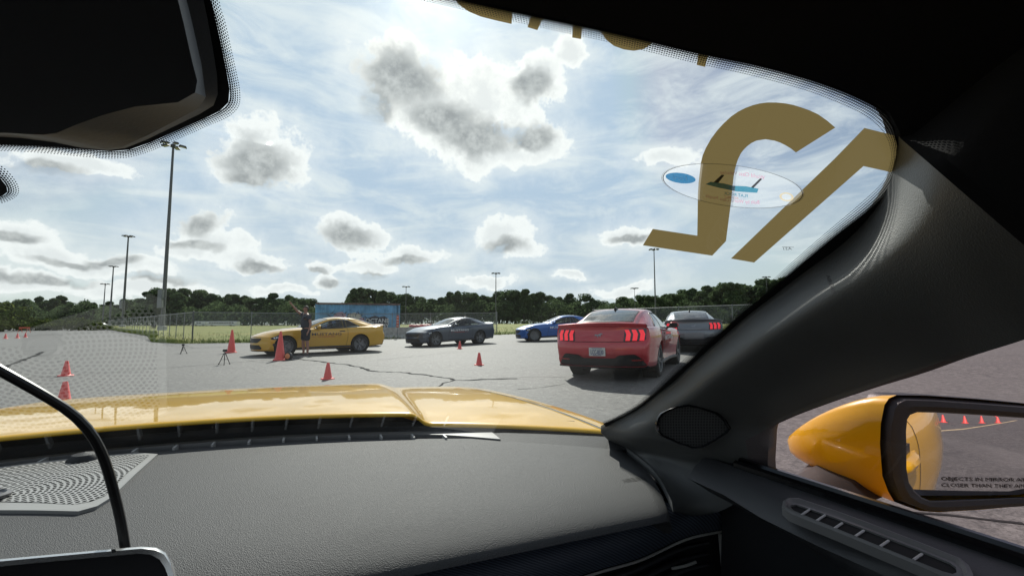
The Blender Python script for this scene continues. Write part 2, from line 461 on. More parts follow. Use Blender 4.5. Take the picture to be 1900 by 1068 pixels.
# ------------------------------------------------------------------ chain-link fence
galv = mat('galvanised_steel', (.22, .23, .23), .5, .5)
def wire_mat():
    m = bpy.data.materials.new('chain_link'); m.use_nodes = True
    nt = NT(m.node_tree); nt.n.clear()
    out = nt.node('ShaderNodeOutputMaterial'); mx = nt.node('ShaderNodeMixShader'); tr = nt.node('ShaderNodeBsdfTransparent')
    pb = nt.node('ShaderNodeBsdfPrincipled'); pb.inputs['Base Color'].default_value = rgb(.33, .34, .34); pb.inputs['Metallic'].default_value = .6; pb.inputs['Roughness'].default_value = .45
    uv = nt.node('ShaderNodeUVMap'); sp = nt.node('ShaderNodeSeparateXYZ'); nt.l.new(uv.outputs[0], sp.inputs[0])
    def band(x):
        fr = nt.m('FRACT', x); return nt.m('LESS_THAN', nt.m('ABSOLUTE', nt.m('SUBTRACT', fr, .5)), .045)
    k = 1/.058
    a = band(nt.m('MULTIPLY', nt.m('ADD', sp.outputs[0], sp.outputs[1]), k)); b = band(nt.m('MULTIPLY', nt.m('SUBTRACT', sp.outputs[0], sp.outputs[1]), k))
    nt.l.new(nt.m('MAXIMUM', a, b), mx.inputs[0]); nt.l.new(tr.outputs[0], mx.inputs[1]); nt.l.new(pb.outputs[0], mx.inputs[2]); nt.l.new(mx.outputs[0], out.inputs[0])
    return m
WIRE = wire_mat()
def fence(pts, label, h=1.83, step=3.05):
    root = thing('chain_link_fence', label, 'fence', (pts[0][0], pts[0][1], gz(*pts[0])))
    inv = Vector(root.location)
    P = [Vector((a, b, 0)) for a, b in pts]; sites = []
    for a, b in zip(P, P[1:]):
        n = max(1, round((b-a).length/step)); sites += [a.lerp(b, k/n) for k in range(n)]
    sites.append(P[-1]); base = [Vector((p.x, p.y, gz(p.x, p.y))) for p in sites]
    for i, p in enumerate(base):
        end = i in (0, len(base)-1)
        q = MB(); r = .04 if end else .024
        q.tube([p-inv, p-inv+Vector((0, 0, h+(.06 if end else 0)))], r, 8)
        q.lathe([(r, h-.02), (r*1.25, h), (r*1.1, h+.05), (.001, h+.08)], 8, off=tuple(p-inv))
        q.build('fence_post', galv, root, True)
    up = Vector((0, 0, h)); q = MB(); q.tube([p-inv+up for p in base], .024, 6); q.build('top_rail', galv, root, True)
    q = MB(); q.tube([p-inv+Vector((0, 0, .06)) for p in base], .006, 4); q.build('tension_wire', galv, root)
    q = MB(); u = 0; rows = [[], []]; us = []
    for i, p in enumerate(base):
        if i: u += (p-base[i-1]).length
        us.append(u); rows[0].append(p-inv+Vector((0, 0, .04))); rows[1].append(p-inv+Vector((0, 0, h-.02)))
    q.grid(rows, uv=lambda i, j: (us[j], (.04, h-.02)[i])); q.build('wire_mesh', WIRE, root, fix=False)
fence([FENCE_K, FENCE_E], 'chain-link fence running behind the yellow and dark grey coupes')
fence([FENCE_K, FENCE_A], 'chain-link fence receding to the far left beside the row of light poles')
fence([(6.5, 36), (14, 28.6), (22, 20)], 'chain-link fence on the right beyond the red coupe')

# ------------------------------------------------------------------ trees
leaf_m = bpy.data.materials.new('foliage'); leaf_m.use_nodes = True
_n = NT(leaf_m.node_tree); _p = _n.n['Principled BSDF']; _tc = _n.node('ShaderNodeTexCoord'); _oi = _n.node('ShaderNodeObjectInfo')
_c = _n.mix(_n.ss(_n.noise(_tc.outputs['Object'], 1.7, 3, .7), .40, .60), rgb(.052, .092, .042), rgb(.120, .168, .078))
_c = _n.mix(_n.m('MULTIPLY', _oi.outputs['Random'], .6), _c, rgb(.112, .15, .068))
_n.n.remove(_p); _d1 = _n.node('ShaderNodeBsdfDiffuse'); _d2 = _n.node('ShaderNodeBsdfTranslucent'); _mm = _n.node('ShaderNodeMixShader'); _mm.inputs[0].default_value = .45
_n.l.new(_c, _d1.inputs[0]); _n.l.new(_c, _d2.inputs[0]); _n.l.new(_d1.outputs[0], _mm.inputs[1]); _n.l.new(_d2.outputs[0], _mm.inputs[2]); _n.l.new(_mm.outputs[0], _n.n['Material Output'].inputs[0])
bark = mat('bark', (.10, .085, .07), .9, bump=(8, .6, .05))
bush_m = bpy.data.materials.new('shrub_leaves'); bush_m.use_nodes = True
_n = NT(bush_m.node_tree); _p = _n.n['Principled BSDF']; _tc = _n.node('ShaderNodeTexCoord')
_n.l.new(_n.mix(_n.ss(_n.noise(_tc.outputs['Object'], .8, 4, .6), .3, .7), rgb(.06, .09, .022), rgb(.14, .165, .045)), _p.inputs['Base Color']); _p.inputs['Roughness'].default_value = 1; _p.inputs['Specular IOR Level'].default_value = 0

def crown_mesh(name, seed, h, r, base, n_leaf, leaf, lobes, material):
    rnd = random.Random(seed); m = MB(); L = []
    for k in range(lobes):
        a = rnd.uniform(0, 6.28); t = rnd.random(); z = base + (h-base)*(.12 + .80*t)
        rr = r*math.sin(min(1, .25+1.05*(1-abs(t-.42)))*1.5)*rnd.uniform(.25, .8)
        L.append((Vector((math.cos(a)*rr, math.sin(a)*rr, z)), r*rnd.uniform(.26, .5)))
    L.append((Vector((0, 0, h-r*.35)), r*.36)); L.append((Vector((0, 0, (h+base)/2)), r*.6))
    for _ in range(n_leaf):
        c, q = rnd.choice(L)
        d = Vector((rnd.gauss(0, 1), rnd.gauss(0, 1), rnd.gauss(0, 1))).normalized()
        p = c + d*q*(rnd.random()**.35)*(1.0 if d.z > -.3 else .8); p.z = min(p.z, h)
        s = leaf*rnd.uniform(.5, 1.2)
        n = (d + Vector((rnd.uniform(-.8, .8), rnd.uniform(-.8, .8), rnd.uniform(-.2, .9)))).normalized()
        u = n.orthogonal().normalized(); a = rnd.uniform(0, 6.28); u2 = u*math.cos(a)+n.cross(u)*math.sin(a); w = n.cross(u2)
        m.add([p-u2*s, p-w*s*.55+n*s*.15, p+u2*s, p+w*s*.55+n*s*.15], [(0, 1, 2, 3)])
    return m.mesh(name, material, fix=False)
def trunk_mesh(name, seed, h, r):
    rnd = random.Random(seed); m = MB()
    pts = [(rnd.uniform(-.2, .2)*k, rnd.uniform(-.2, .2)*k, h*k/5) for k in range(6)]; pts[0] = (0, 0, -.2)
    m.tube(pts, [r*(1.25-.19*k) for k in range(6)], 7)
    for k in range(5):
        a = rnd.uniform(0, 6.28); p = Vector(pts[2+k % 3]); q = p + Vector((math.cos(a), math.sin(a), .9))*h*.22
        m.tube([p, (p+q)/2+Vector((0, 0, .1)), q], [r*.42, r*.3, r*.14], 5)
    return m.mesh(name, bark, True)
VAR = []
for k in range(7):
    h = 16.0; VAR.append((crown_mesh('crown', 40+k, h, [5.2, 4.4, 5.8, 4.8, 5.4, 4.2, 6.0][k], [1.0, 2.0, .8, 1.5, .6, 2.5, 1][k], 4200, .62, [13, 10, 15, 11, 12, 9, 16][k], leaf_m), trunk_mesh('trunk', 70+k, 11.5, .30)))
PROF_X = [-80, 0, 30, 60, 110, 140, 180, 215, 240, 255, 290, 340, 400, 440, 480, 500, 540, 570, 590, 615, 632, 645, 690, 720, 760, 790, 830, 850, 890, 930, 960, 1000, 1050, 1090, 1120, 1160, 1200, 1250, 1300, 1350, 1400, 1450, 1520]
PROF_Y = [580, 572, 560, 553, 552, 558, 565, 558, 560, 548, 540, 540, 545, 545, 550, 546, 552, 550, 560, 572, 566, 545, 533, 540, 545, 552, 540, 535, 545, 540, 537, 545, 545, 550, 557, 555, 548, 540, 533, 527, 522, 520, 520]
def tree(px, dist, top_y, k, label):
    p = onray(px, dist); top = EYE + (600-top_y)/F*dist - p.z
    cm, tm = VAR[k]; s = top/16.0; wide = s*random.uniform(.95, 1.25)
    r = thing('broadleaf_tree', label, 'tree', p, random.uniform(0, 6.28), 'trees of the far tree line')
    r.scale = (wide, wide, s)
    put('trunk', tm, r); put('crown', cm, r)
random.seed(11)
px = -70
while px < 1500:
    if not 606 < px < 640:
        tree(px, random.uniform(222, 250), interp(px, PROF_X, PROF_Y)+random.uniform(-6, 8), random.randrange(7), 'dark green broadleaf tree in the front of the far tree line')
    px += random.uniform(11, 19)
px = -60
while px < 1500:
    tree(px, random.uniform(268, 300), interp(px, PROF_X, PROF_Y)+random.uniform(2, 11), random.randrange(7), 'dark green broadleaf tree deeper in the far tree line')
    px += random.uniform(20, 34)
# low growth that closes the foot of the wood
m = MB(); rnd = random.Random(5)
for _ in range(75000):
    px = rnd.uniform(-90, 1520); d = rnd.uniform(215, 262); p = onray(px, d); hmax = 10.0+1.8*math.sin(px*.05)+1.2*math.sin(px*.13)
    z = p.z + rnd.random()**.8*hmax; s = rnd.uniform(.3, .7)
    n = Vector((rnd.uniform(-1, 1), rnd.uniform(-1, .3), rnd.uniform(0, 1))).normalized(); u = n.orthogonal().normalized(); w = n.cross(u)
    c = Vector((p.x, p.y, z)); m.add([c-u*s, c-w*s*.6, c+u*s, c+w*s*.6], [(0, 1, 2, 3)])
tag(m.build('undergrowth', leaf_m, fix=False), 'dense undergrowth at the foot of the far tree line', 'undergrowth', kind='stuff')

BV = [crown_mesh('foliage', 90+k, 2.4, 1.7, .05, 900, .17, 9, bush_m) for k in range(3)]
stem_me = MB().tube([(0, 0, -.1), (.05, 0, .5), (.1, .05, 1.1)], [.06, .05, .03], 6).tube([(0, 0, .2), (-.3, .2, 1.1)], [.04, .02], 5).mesh('stem', bark, True)
def bush(px, d, h, w, label):
    p = onray(px, d); r = thing('shrub', label, 'shrub', p, px*.7, 'shrubs at the far end of the lot'); r.scale = (w, w, h/2.4)
    put('stem', stem_me, r); put('foliage', BV[int(abs(px)) % 3], r)
bush(10, 66, 3.6, 1.9, 'tall yellow-green shrub at the far left edge of the lot')
bush(-32, 68, 4.4, 2.1, 'tall bushy shrub cut by the left edge of the view')
bush(42, 72, 2.2, 1.3, 'rounded green shrub right of the tall yellow-green one')
for i, px in enumerate(range(62, 196, 11)):
    bush(px, 74+(i*5) % 9, 1.0+.35*((i*7) % 4), .95+.1*(i % 3), 'low green shrub in the hedge row behind the far cones')

# ------------------------------------------------------------------ light poles
pole_m = mat('pole_steel', (.11, .115, .115), .5, .4); lampd = mat('lamp_housing', (.05, .05, .055), .5); lens = mat('lamp_lens', (.5, .5, .48), .25)
def pole_parts(root, H, rad, cluster):
    q = MB(); q.tube([(0, 0, 0), (0, 0, H*.5), (0, 0, H)], [rad, rad*.78, rad*.5], 10); q.build('pole', pole_m, root, True)
    q = MB(); q.lathe([(rad*2.1, -.05), (rad*2.1, .75), (rad*1.2, .8)], 12); q.build('footing', mat('concrete_foot', (.42, .41, .39), .9), root)
    q = MB()
    for k in range(cluster):
        a = 2*math.pi*k/cluster; q.tube([(0, 0, H-.15), (math.cos(a)*.9, math.sin(a)*.9, H)], .05, 6)
    q.lathe([(.001, H+.25), (.35, H+.2), (.4, H-.25), (.001, H-.3)], 10); q.build('arm_ring', pole_m, root, True)
    for k in range(cluster):
        a = 2*math.pi*k/cluster; c = Vector((math.cos(a)*1.25, math.sin(a)*1.25, H+.02)); rot = Matrix.Rotation(a, 3, 'Z') @ Matrix.Rotation(R(8), 3, 'Y')
        q = MB(); vs = []
        for sx, z in ((1, 0), (.72, .26)):
            for dx, dy in ((-1, -1), (1, -1), (1, 1), (-1, 1)): vs.append(c + rot @ Vector((dx*.55*sx, dy*.36*sx, z)))
        q.add(vs, [(0, 1, 2, 3), (4, 7, 6, 5)] + [(i, (i+1) % 4, 4+(i+1) % 4, 4+i) for i in range(4)])
        lamp = q.build('lamp_head', lampd, root)
        q = MB(); q.box(c + rot @ Vector((0, 0, -.02)), (.8, .5, .03), rot); q.build('lens', lens, lamp)
def light_pole(px, dist, top_y, rad, label, cluster=6):
    p = onray(px, dist); H = EYE + (600-top_y)/F*dist*1.0 - p.z
    r = thing('light_pole', label, 'light pole', p, px*.3, 'tall lot light poles'); pole_parts(r, H, rad, cluster)
    return r
light_pole(303.5, 71, 262, .31, 'nearest and tallest light pole, its lamps just under the dark mirror housing', 5)
light_pole(229.5, 148, 437, .40, 'second tall light pole left of the nearest one')
light_pole(205.5, 200, 494, .40, 'third light pole in the row on the left')
light_pole(192.5, 200, 527, .28, 'farthest and shortest light pole of the row on the left')
light_pole(920, 170, 507, .26, 'light pole against the trees above the dark grey coupe')
light_pole(753, 190, 532, .22, 'short light pole behind the blue container')
light_pole(1216, 150, 462, .27, 'light pole whose lamps touch the foot of the gold window figure')
light_pole(1178, 195, 535, .16, 'faint distant light pole left of the one under the gold figure')
light_pole(1424, 190, 514, .18, 'distant light pole top beside the windscreen pillar')
# switch boxes on two of the poles of the row
for px, d, z0, lab in ((297, 70.4, 3.6, 'grey switch box on the nearest light pole'), (224, 147, 6.0, 'grey switch box on the second light pole')):
    p = onray(px, d); q = MB(); q.box((0, 0, 0), (.75, .35, 2.9)); q.box((0, -.19, 0), (.66, .03, 2.75)); q.box((.5, .25, 0), (.35, .08, .3))
    o = q.build('switch_box', galv); o.location = p + Vector((0, 0, z0+1.45)); tag(o, lab, 'box')

# ------------------------------------------------------------------ container with painted mural
blue = mat('container_blue', (.16, .37, .58), .5, var=(1.5, .3), bump=(30, .2, .004)); rust = mat('rusty_edge', (.16, .11, .09), .8, var=(3, .4))
ct = thing('shipping_container', 'blue corrugated shipping container with painted mural behind the fence', 'container', (-12.15, 35.8, gz(-12.15, 35.8)), R(17))
CL, CW, CH = 6.15, 2.44, 2.68
def corr(n, ax, sign):
    q = MB(); rows = [[], []]
    for k in range(n):
        for (t, d) in ((0, 0), (.28, 0), (.5, .045), (.78, .045)):
            x = -CL/2+.12 + (CL-.24)*(k+t)/n if ax else -CW/2+.12+(CW-.24)*(k+t)/n
            y = sign*((CW if ax else CL)/2 - .03 - d)
            for r, z in ((0, .16), (1, CH-.1)): rows[r].append((x, y, z) if ax else (y, x, z))
    q.grid(rows); return q
for sgn in (-1, 1): solid(corr(22, True, sgn).build('side_wall', blue, ct), .03)
for sgn in (-1, 1): solid(corr(8, False, sgn).build('end_wall', blue, ct), .03)
q = MB(); q.box((0, 0, CH-.03), (CL, CW-.1, .05)); q.build('roof', blue, ct)
for sgn in (-1, 1):
    q = MB(); q.box((0, sgn*(CW/2-.03), CH-.05), (CL, .1, .14)); q.build('top_rail', rust, ct)
    q = MB(); q.box((0, sgn*(CW/2-.03), .08), (CL, .1, .17)); q.build('bottom_rail', blue, ct)
    for s2 in (-1, 1):
        q = MB(); q.box((s2*(CL/2-.06), sgn*(CW/2-.06), CH/2), (.15, .15, CH)); q.build('corner_post', blue, ct)
# mural: lettering and a loose winged figure
FY = -CW/2 - .012
def flat(vs, fs, mname, ox, oz, s, name='mural_lettering', y=FY, rot=0):
    c, n_ = math.cos(rot), math.sin(rot)
    q = MB(); q.add([(ox+(a*c-b*n_)*s, y, oz+(a*n_+b*c)*s) for a, b in vs], fs); return q.build(name, mname, ct)
mw = mat('mural_white', (.72, .72, .70), .7); mp = mat('mural_pink', (.50, .30, .36), .7); md = mat('mural_dark', (.035, .03, .045), .7); mc = mat('mural_cream', (.60, .55, .45), .7)
def poly(pts, m_, name='mural_shape', y=FY): 
    q = MB(); q.add([(a, y, b) for a, b in pts], [tuple(range(len(pts)))]); return q.build(name, m_, ct)
poly([(.55, .75), (2.15, .75), (2.2, 1.5), (1.9, 1.72), (1.5, 1.62), (1.2, 1.75), (.8, 1.6), (.5, 1.45)], md, y=FY+.004)
v_, f_ = text2d('OCTANE', .95, 0, .018); flat(v_, f_, mw, 1.38, 1.33, .46)
v_, f_ = text2d('ACADEMY', .95, 0, .018); flat(v_, f_, mw, 1.36, .95, .40)
random.seed(21)
for k in range(15):                                    # ragged dark strokes of the figure
    x0 = -2.1+k*.19; z0 = 1.72+.22*math.sin(k*1.3); a = R(20+random.uniform(-75, 75)); L = random.uniform(.25, .55); w = .035
    dx, dz = math.cos(a)*L/2, math.sin(a)*L/2; nx, nz = -math.sin(a)*w, math.cos(a)*w
    poly([(x0-dx, z0-dz), (x0+nx, z0+nz), (x0+dx, z0+dz), (x0-nx, z0-nz)], md, 'mural_stroke', FY-.002)
poly([(-1.9, 1.55), (-1.6, 1.95), (-1.2, 2.02), (-.9, 1.80), (-1.0, 1.55), (-1.4, 1.48)], mp, y=FY+.002)
poly([(-.9, 1.30), (-.75, 1.85), (-.3, 1.98), (.15, 1.80), (.25, 1.45), (-.3, 1.2)], mc, y=FY+.002)
poly([(-1.55, 1.1), (-1.5, 1.5), (-.95, 1.45), (-.9, 1.1)], mc, y=FY+.003)
poly([(-.55, 1.15), (-.5, 1.62), (-.2, 1.60), (-.18, 1.15)], mw, y=FY-.003)
poly([(.0, 1.2), (.1, 1.6), (.42, 1.55), (.45, 1.25)], mp, y=FY+.001)

# barriers
conc = mat('concrete', (.40, .39, .36), .9, var=(4, .25), bump=(25, .4, .01))
jb = MB(); prof = [(-.30, 0), (-.30, .09), (-.17, .34), (-.09, .82), (.09, .82), (.17, .34), (.30, .09), (.30, 0)]
jb.prism([(-.48, a, b) for a, b in prof], (.96, 0, 0)); jmesh = jb.mesh('block', conc)
pinm = MB().tube([(.50, 0, .1), (.50, 0, .86)], .025, 6).mesh('pin', galv)
BL = ['concrete barrier block just right of the blue coupe tail', 'second concrete barrier block from the blue coupe tail', 'third concrete barrier block, under the orange marker panel', 'concrete barrier block nearest the dark grey coupe hood', 'concrete barrier block behind the yellow coupe tail']
for i, pxx in enumerate((722, 746, 770, 794, 698)):
    p = onray(pxx, 33.2); r = thing('concrete_barrier', BL[i], 'barrier', p, R(2), 'concrete barrier blocks'); put('block', jmesh, r); put('pin', pinm, r)
org = mat('orange_plastic', (.62, .12, .06), .5); redp = mat('red_plastic', (.48, .07, .07), .5, var=(4, .3)); darkp = mat('dark_red', (.16, .03, .04), .6)
p = onray(738.5, 32.3); r = thing('marker_panel', 'orange upright marker panel at the right end of the container', 'marker', p)
q = MB(); q.box((0, 0, 1.25), (.17, .05, .85)); q.build('panel', org, r); q = MB(); q.tube([(0, .05, 0), (0, .05, 1.6)], .025, 6); q.build('post', galv, r)
for k in range(4):
    q = MB(); q.box((0, -.028, .95+k*.2), (.13, .006, .07)); q.build('reflector', mat('pale_reflector', (.6, .5, .45), .4), r)
for i in range(4):
    p = onray(770+i*20, 34.8)
    lab = ['leftmost red padded barrier behind the dark grey coupe', 'second red padded barrier from the left behind the dark grey coupe', 'third red padded barrier from the left behind the dark grey coupe', 'rightmost red padded barrier behind the dark grey coupe'][i]
    r = thing('padded_barrier', lab, 'barrier', p, R(2), 'red padded barriers')
    q = MB(); q.prism([(-.40, -.25, 0), (-.40, -.25, .72), (-.40, -.13, .80), (-.40, .13, .80), (-.40, .25, .72), (-.40, .25, 0)], (.80, 0, 0)); q.build('body', darkp, r)
    q = MB(); q.tube([(-.41, 0, .86), (-.2, 0, .9), (0, 0, .88), (.2, 0, .9), (.41, 0, .86)], .12, 8); q.build('top_pad', redp, r, True)

# ------------------------------------------------------------------ cones
cone_o = bpy.data.materials.new('cone_orange'); cone_o.use_nodes = True
_n = NT(cone_o.node_tree); _p = _n.n['Principled BSDF']; _tc = _n.node('ShaderNodeTexCoord')
_n.l.new(_n.mix(_n.ss(_n.noise(_tc.outputs['Object'], 6, 4, .6), .5, .75, 0, .35), rgb(.86, .115, .10), rgb(.64, .105, .09)), _p.inputs['Base Color'])
_p.inputs['Roughness'].default_value = .45; _p.inputs['Subsurface Weight'].default_value = .0
def cone_meshes(h, rb, rt, bw):
    b = MB(); t = bw/2; z = h*.035+.012
    vs = []
    for zz, k in ((0, 1), (z*.6, 1), (z, .9)):
        for i in range(8):
            a = math.pi/4*i + math.pi/8; rr = t*k*(1.0/max(abs(math.cos(a)), abs(math.sin(a))))*.98
            vs.append((math.cos(a)*rr, math.sin(a)*rr, zz))
    rows = [vs[0:8], vs[8:16], vs[16:24]]; b.grid(rows, 0, True); b.add(vs[16:24], [tuple(range(8))]); b.add(vs[:8], [tuple(range(8))[::-1]])
    c = MB(); c.lathe([(rb*1.12, z), (rb, z+.02*h), (rb*.97, z+.03*h), (rt*1.02, h*.985), (rt*.9, h), (rt*.7, h), (rt*.62, h*.93), (.001, h*.92)], 24)
    return c.mesh('cone_body', cone_o, True, 50), b.mesh('base', cone_o)
SMALL = cone_meshes(.33, .085, .028, .26); TALL = cone_meshes(.90, .150, .032, .38)
def cone(p, kind, label, tilt=0):
    r = thing('traffic_cone', label, 'traffic cone', p, random.uniform(0, 1.5), 'orange traffic cones')
    put('cone_body', kind[0], r); put('base', kind[1], r)
    return r
random.seed(4)
cone(gp(519, 668), TALL, 'tall orange cone in front of the yellow coupe front wheel')
cone(gp(429, 654), TALL, 'tall orange cone left of the yellow coupe nose')
cone(gp(608, 703), SMALL, 'small orange cone at the crack, just beyond the hood')
cone(gp(889, 677), SMALL, 'small orange cone alone between the hood and the dark grey coupe')
cone(gp(853, 647), SMALL, 'small orange cone in front of the dark grey coupe door')
cone(gp(122, 697), SMALL, 'small orange cone on the left, the farther of two in line')
cone(gp(118, 752), SMALL, 'small orange cone at the far left, nearest to the hood')
cone(gp(10, 628), SMALL, 'tiny distant orange cone at the left edge of the lot').scale = (1.15,)*3
cone(gp(32, 627), SMALL, 'tiny distant orange cone, middle of the far left three').scale = (1.15,)*3
cone(gp(47, 625.5), SMALL, 'tiny distant orange cone, right of the far left three').scale = (1.15,)*3
# low orange barricade and parked cars at the far left end
p = onray(49, 58); r = thing('barricade', 'low orange rail barricade at the far left end of the lot', 'barricade', p, R(4))
q = MB(); q.box((0, 0, .62), (1.3, .05, .20)); q.build('rail', org, r)
for k in (-.5, .5):
    q = MB(); q.tube([(k, -.3, 0), (k, 0, .7), (k, .3, 0)], .03, 6); q.build('leg', org, r)
# ------------------------------------------------------------------ coupes
S_ = [0, .06, .2, .45, .88, 1.3, 1.7, 2.2, 2.8, 3.2, 3.6, 4.0, 4.35, 4.6, 4.74]
W_ = [.90, .915, .925, .935, .955, .94, .91, .905, .915, .94, .965, .962, .945, .925, .91]
ZB_ = [.20, .18, .165, .16, .17, .18, .19, .20, .20, .20, .21, .22, .24, .26, .28]
ZS_ = [.655, .675, .715, .785, .870, .905, .925, .935, .945, .965, .995, 1.005, 1.01, 1.015, 1.02]
ZT_ = [.69, .715, .765, .845, .925, .975, 1.0, .99, .99, .99, 1.0, 1.03, 1.06, 1.065, 1.07]
XO = 2.24                                            # local X = XO - s, nose towards +X
def bendf(s, y, w):
    a = abs(y)/.92
    return .42*a**2.6*(1-sstep(0, .85, s)) - .20*a**2.8*sstep(4.1, 4.74, s)
def section(s):
    w, zb, zs, zt = (cinterp(s, S_, q) for q in (W_, ZB_, ZS_, ZT_))
    h = zs-zb
    return [(0, zb), (.70*w, zb), (.90*w, zb+.012), (.955*w, zb+.08), (.972*w, zb+.30*h), (.992*w, zb+.52*h), (1.0*w, zb+.72*h),
            (.988*w, zs-.07), (.945*w, zs), (.86*w, zs+.30*(zt-zs)), (.70*w, zs+.66*(zt-zs)), (.40*w, zs+.93*(zt-zs)), (0, zt)]
def body_pt(s, t):
    P = section(s); i = min(int(t), 11); f = t-i
    g_ = lambda k: P[k] if k <= 12 else (-P[11][0], P[11][1])
    p0 = P[i-1] if i > 0 else (-P[1][0], P[1][1]); p1, p2, p3 = P[i], P[i+1], g_(i+2)
    c = []
    for k in range(2):
        a = .5*(p2[k]-p0[k]); b = .5*(p3[k]-p1[k])
        if i in (1, 2): a *= .5
        c.append((2*f**3-3*f*f+1)*p1[k]+(f**3-2*f*f+f)*a+(-2*f**3+3*f*f)*p2[k]+(f**3-f*f)*b)
    y, z = c
    return Vector((XO-(s+bendf(s, y, 1)), y, z))
def body_nrm(s, t):
    e = .01; a = body_pt(min(4.74, s+e), t)-body_pt(max(0, s-e), t); b = body_pt(s, min(12, t+e))-body_pt(s, max(0, t-e))
    n = b.cross(a); n.normalize()
    if n.y < 0 and t < 9: n = -n
    if t >= 9 and n.z < 0: n = -n
    return n
def rear_s(y, z):
    r = interp(z, [.20, .30, .44, .48, .60, .70, .745, .78, .98, 1.02, 1.05, 1.09], [4.60, 4.70, 4.755, 4.80, 4.815, 4.805, 4.79, 4.755, 4.715, 4.72, 4.765, 4.775])
    return r - .20*(abs(y)/.92)**2.8
def front_s(y, z):
    r = interp(z, [.16, .24, .40, .52, .62, .66, .70], [.07, .01, -.005, .0, .0, .01, .035])
    return r + .42*(abs(y)/.92)**2.6
def rear_pt(y, z, off=.006): return Vector((XO-rear_s(y, z)-off, y, z))
def front_pt(y, z, off=.006): return Vector((XO-front_s(y, z)+off, y, z))
GS = [1.50, 1.62, 1.8, 2.05, 2.3, 2.5, 2.7, 2.95, 3.2, 3.5, 3.8, 4.1, 4.35, 4.5]
GT = [.955, .99, 1.065, 1.175, 1.28, 1.345, 1.378, 1.392, 1.383, 1.343, 1.265, 1.16, 1.075, 1.03]
GR = [.76, .75, .70, .655, .62, .605, .60, .595, .585, .575, .575, .59, .62, .64]
GB = [.86, .86, .862, .864, .866, .866, .866, .868, .87, .868, .85, .80, .73, .68]
GZ = [.90, .905, .915, .925, .93, .935, .938, .942, .95, .965, .985, 1.0, 1.01, 1.0]
def gsec(s):
    zt, wr, wb, zb = (cinterp(s, GS, q) for q in (GT, GR, GB, GZ))
    zr = max(zb+.005, zt-.055); h = zr-zb
    return [(wb, zb-.05), (wb*.99, zb), (wb+(wr-wb)*.42, zb+h*.52), (wr+.022, zr-.03*min(1, h/.1)), (wr-.045, zr+(zt-zr)*.30), (wr*.5, zt-.012*min(1, h/.2)), (0, zt)]
def green_pt(s, t):
    P = gsec(s); i = min(int(t), 5); f = t-i
    p0 = P[i-1] if i else P[0]; p1, p2 = P[i], P[i+1]; p3 = P[i+2] if i+2 < 7 else (-P[5][0], P[5][1])
    c = []
    for k in range(2):
        a = .5*(p2[k]-p0[k]); b = .5*(p3[k]-p1[k])
        c.append((2*f**3-3*f*f+1)*p1[k]+(f**3-2*f*f+f)*a+(-2*f**3+3*f*f)*p2[k]+(f**3-f*f)*b)
    # windscreen and backlight bow towards the ends
    y = c[0]; bow = -.10*(1-(y/.75)**2)*(1-sstep(1.9, 2.5, s)) + .10*(1-(y/.75)**2)*sstep(3.5, 4.3, s)
    return Vector((XO-s-bow*.8, c[0], c[1]))
def green_y(s, z):
    best = None
    lo, hi = 0.0, 3.2
    for _ in range(30):
        m_ = (lo+hi)/2
        if green_pt(s, m_).z < z: lo = m_
        else: hi = m_
    return green_pt(s, lo)

def mirrorY(p): return Vector((p[0], -p[1], p[2]))

def body_mesh():
    m = MB(); sts = [0, .03, .06, .1, .15, .2, .28, .36, .45, .55, .66, .77, .88, 1.0, 1.15, 1.3, 1.5, 1.7, 1.95, 2.2, 2.5, 2.8, 3.0, 3.2, 3.35, 3.5, 3.6, 3.72, 3.86, 4.0, 4.12, 4.24, 4.35, 4.45, 4.53, 4.6, 4.67, 4.74]
    ts = [i/3 for i in range(37)]
    def ring(s):
        h = [body_pt(s, t) for t in ts]
        return h + [mirrorY(p) for p in h[-2:0:-1]]
    rows = [ring(s) for s in sts]
    def cap(r0, fn, z0):
        out = []
        for r in (.985, .955, .9, .8, .65, .5, .33, .16):
            out.append([])
            for p in r0:
                y, z = p.y*r, z0+(p.z-z0)*r
                q = fn(y, z); w = 1 if r < .97 else .62
                out[-1].append(Vector((p.x+(q.x-p.x)*w, y, z)))
        return out
    fr = cap(rows[0], lambda y, z: front_pt(y, z, 0), .42); rr = cap(rows[-1], lambda y, z: rear_pt(y, z, 0), .66)
    allr = fr[::-1] + rows + rr
    m.grid(allr, 0, True)
    n = len(rows[0]); e = len(m.v)
    for base, rev in ((0, True), (e-n, False)):
        f = tuple(base+k for k in range(n)); m.f.append(f[::-1] if rev else f); m.mi.append(0); m.uv.append([(0, 0)]*n)
    me = m.mesh('body', mat('paint_white', (.8, .8, .8)), True, 42)
    ob = put('body', me)
    for ax in (.88, 3.60):
        for sg in (-1, 1):
            c = MB(); r = .385
            pr = [(XO-ax+r*math.cos(a), sg*.60, .345+r*math.sin(a)) for a in [2*math.pi*k/40 for k in range(40)]]
            c.prism(pr, (0, sg*.55, 0)); co = c.build('cut', me.materials[0])
            bo = ob.modifiers.new('arch', 'BOOLEAN'); bo.object = co; bo.operation = 'DIFFERENCE'; bo.solver = 'EXACT'
    dg = bpy.context.evaluated_depsgraph_get(); dg.update()
    new = bpy.data.meshes.new_from_object(ob.evaluated_get(dg)); new.name = 'body'
    for o in list(COL.objects):
        if o.name.startswith('cut'): bpy.data.objects.remove(o)
    bpy.data.objects.remove(ob)
    bm_ = bmesh.new(); bm_.from_mesh(new)
    for f in bm_.faces: f.smooth = True
    for e_ in bm_.edges:
        e_.smooth = not (len(e_.link_faces) == 2 and e_.calc_face_angle(0) > R(38))
    bm_.to_mesh(new); bm_.free()
    return new
def zl(s): return cinterp(s, GS, GZ)+.012
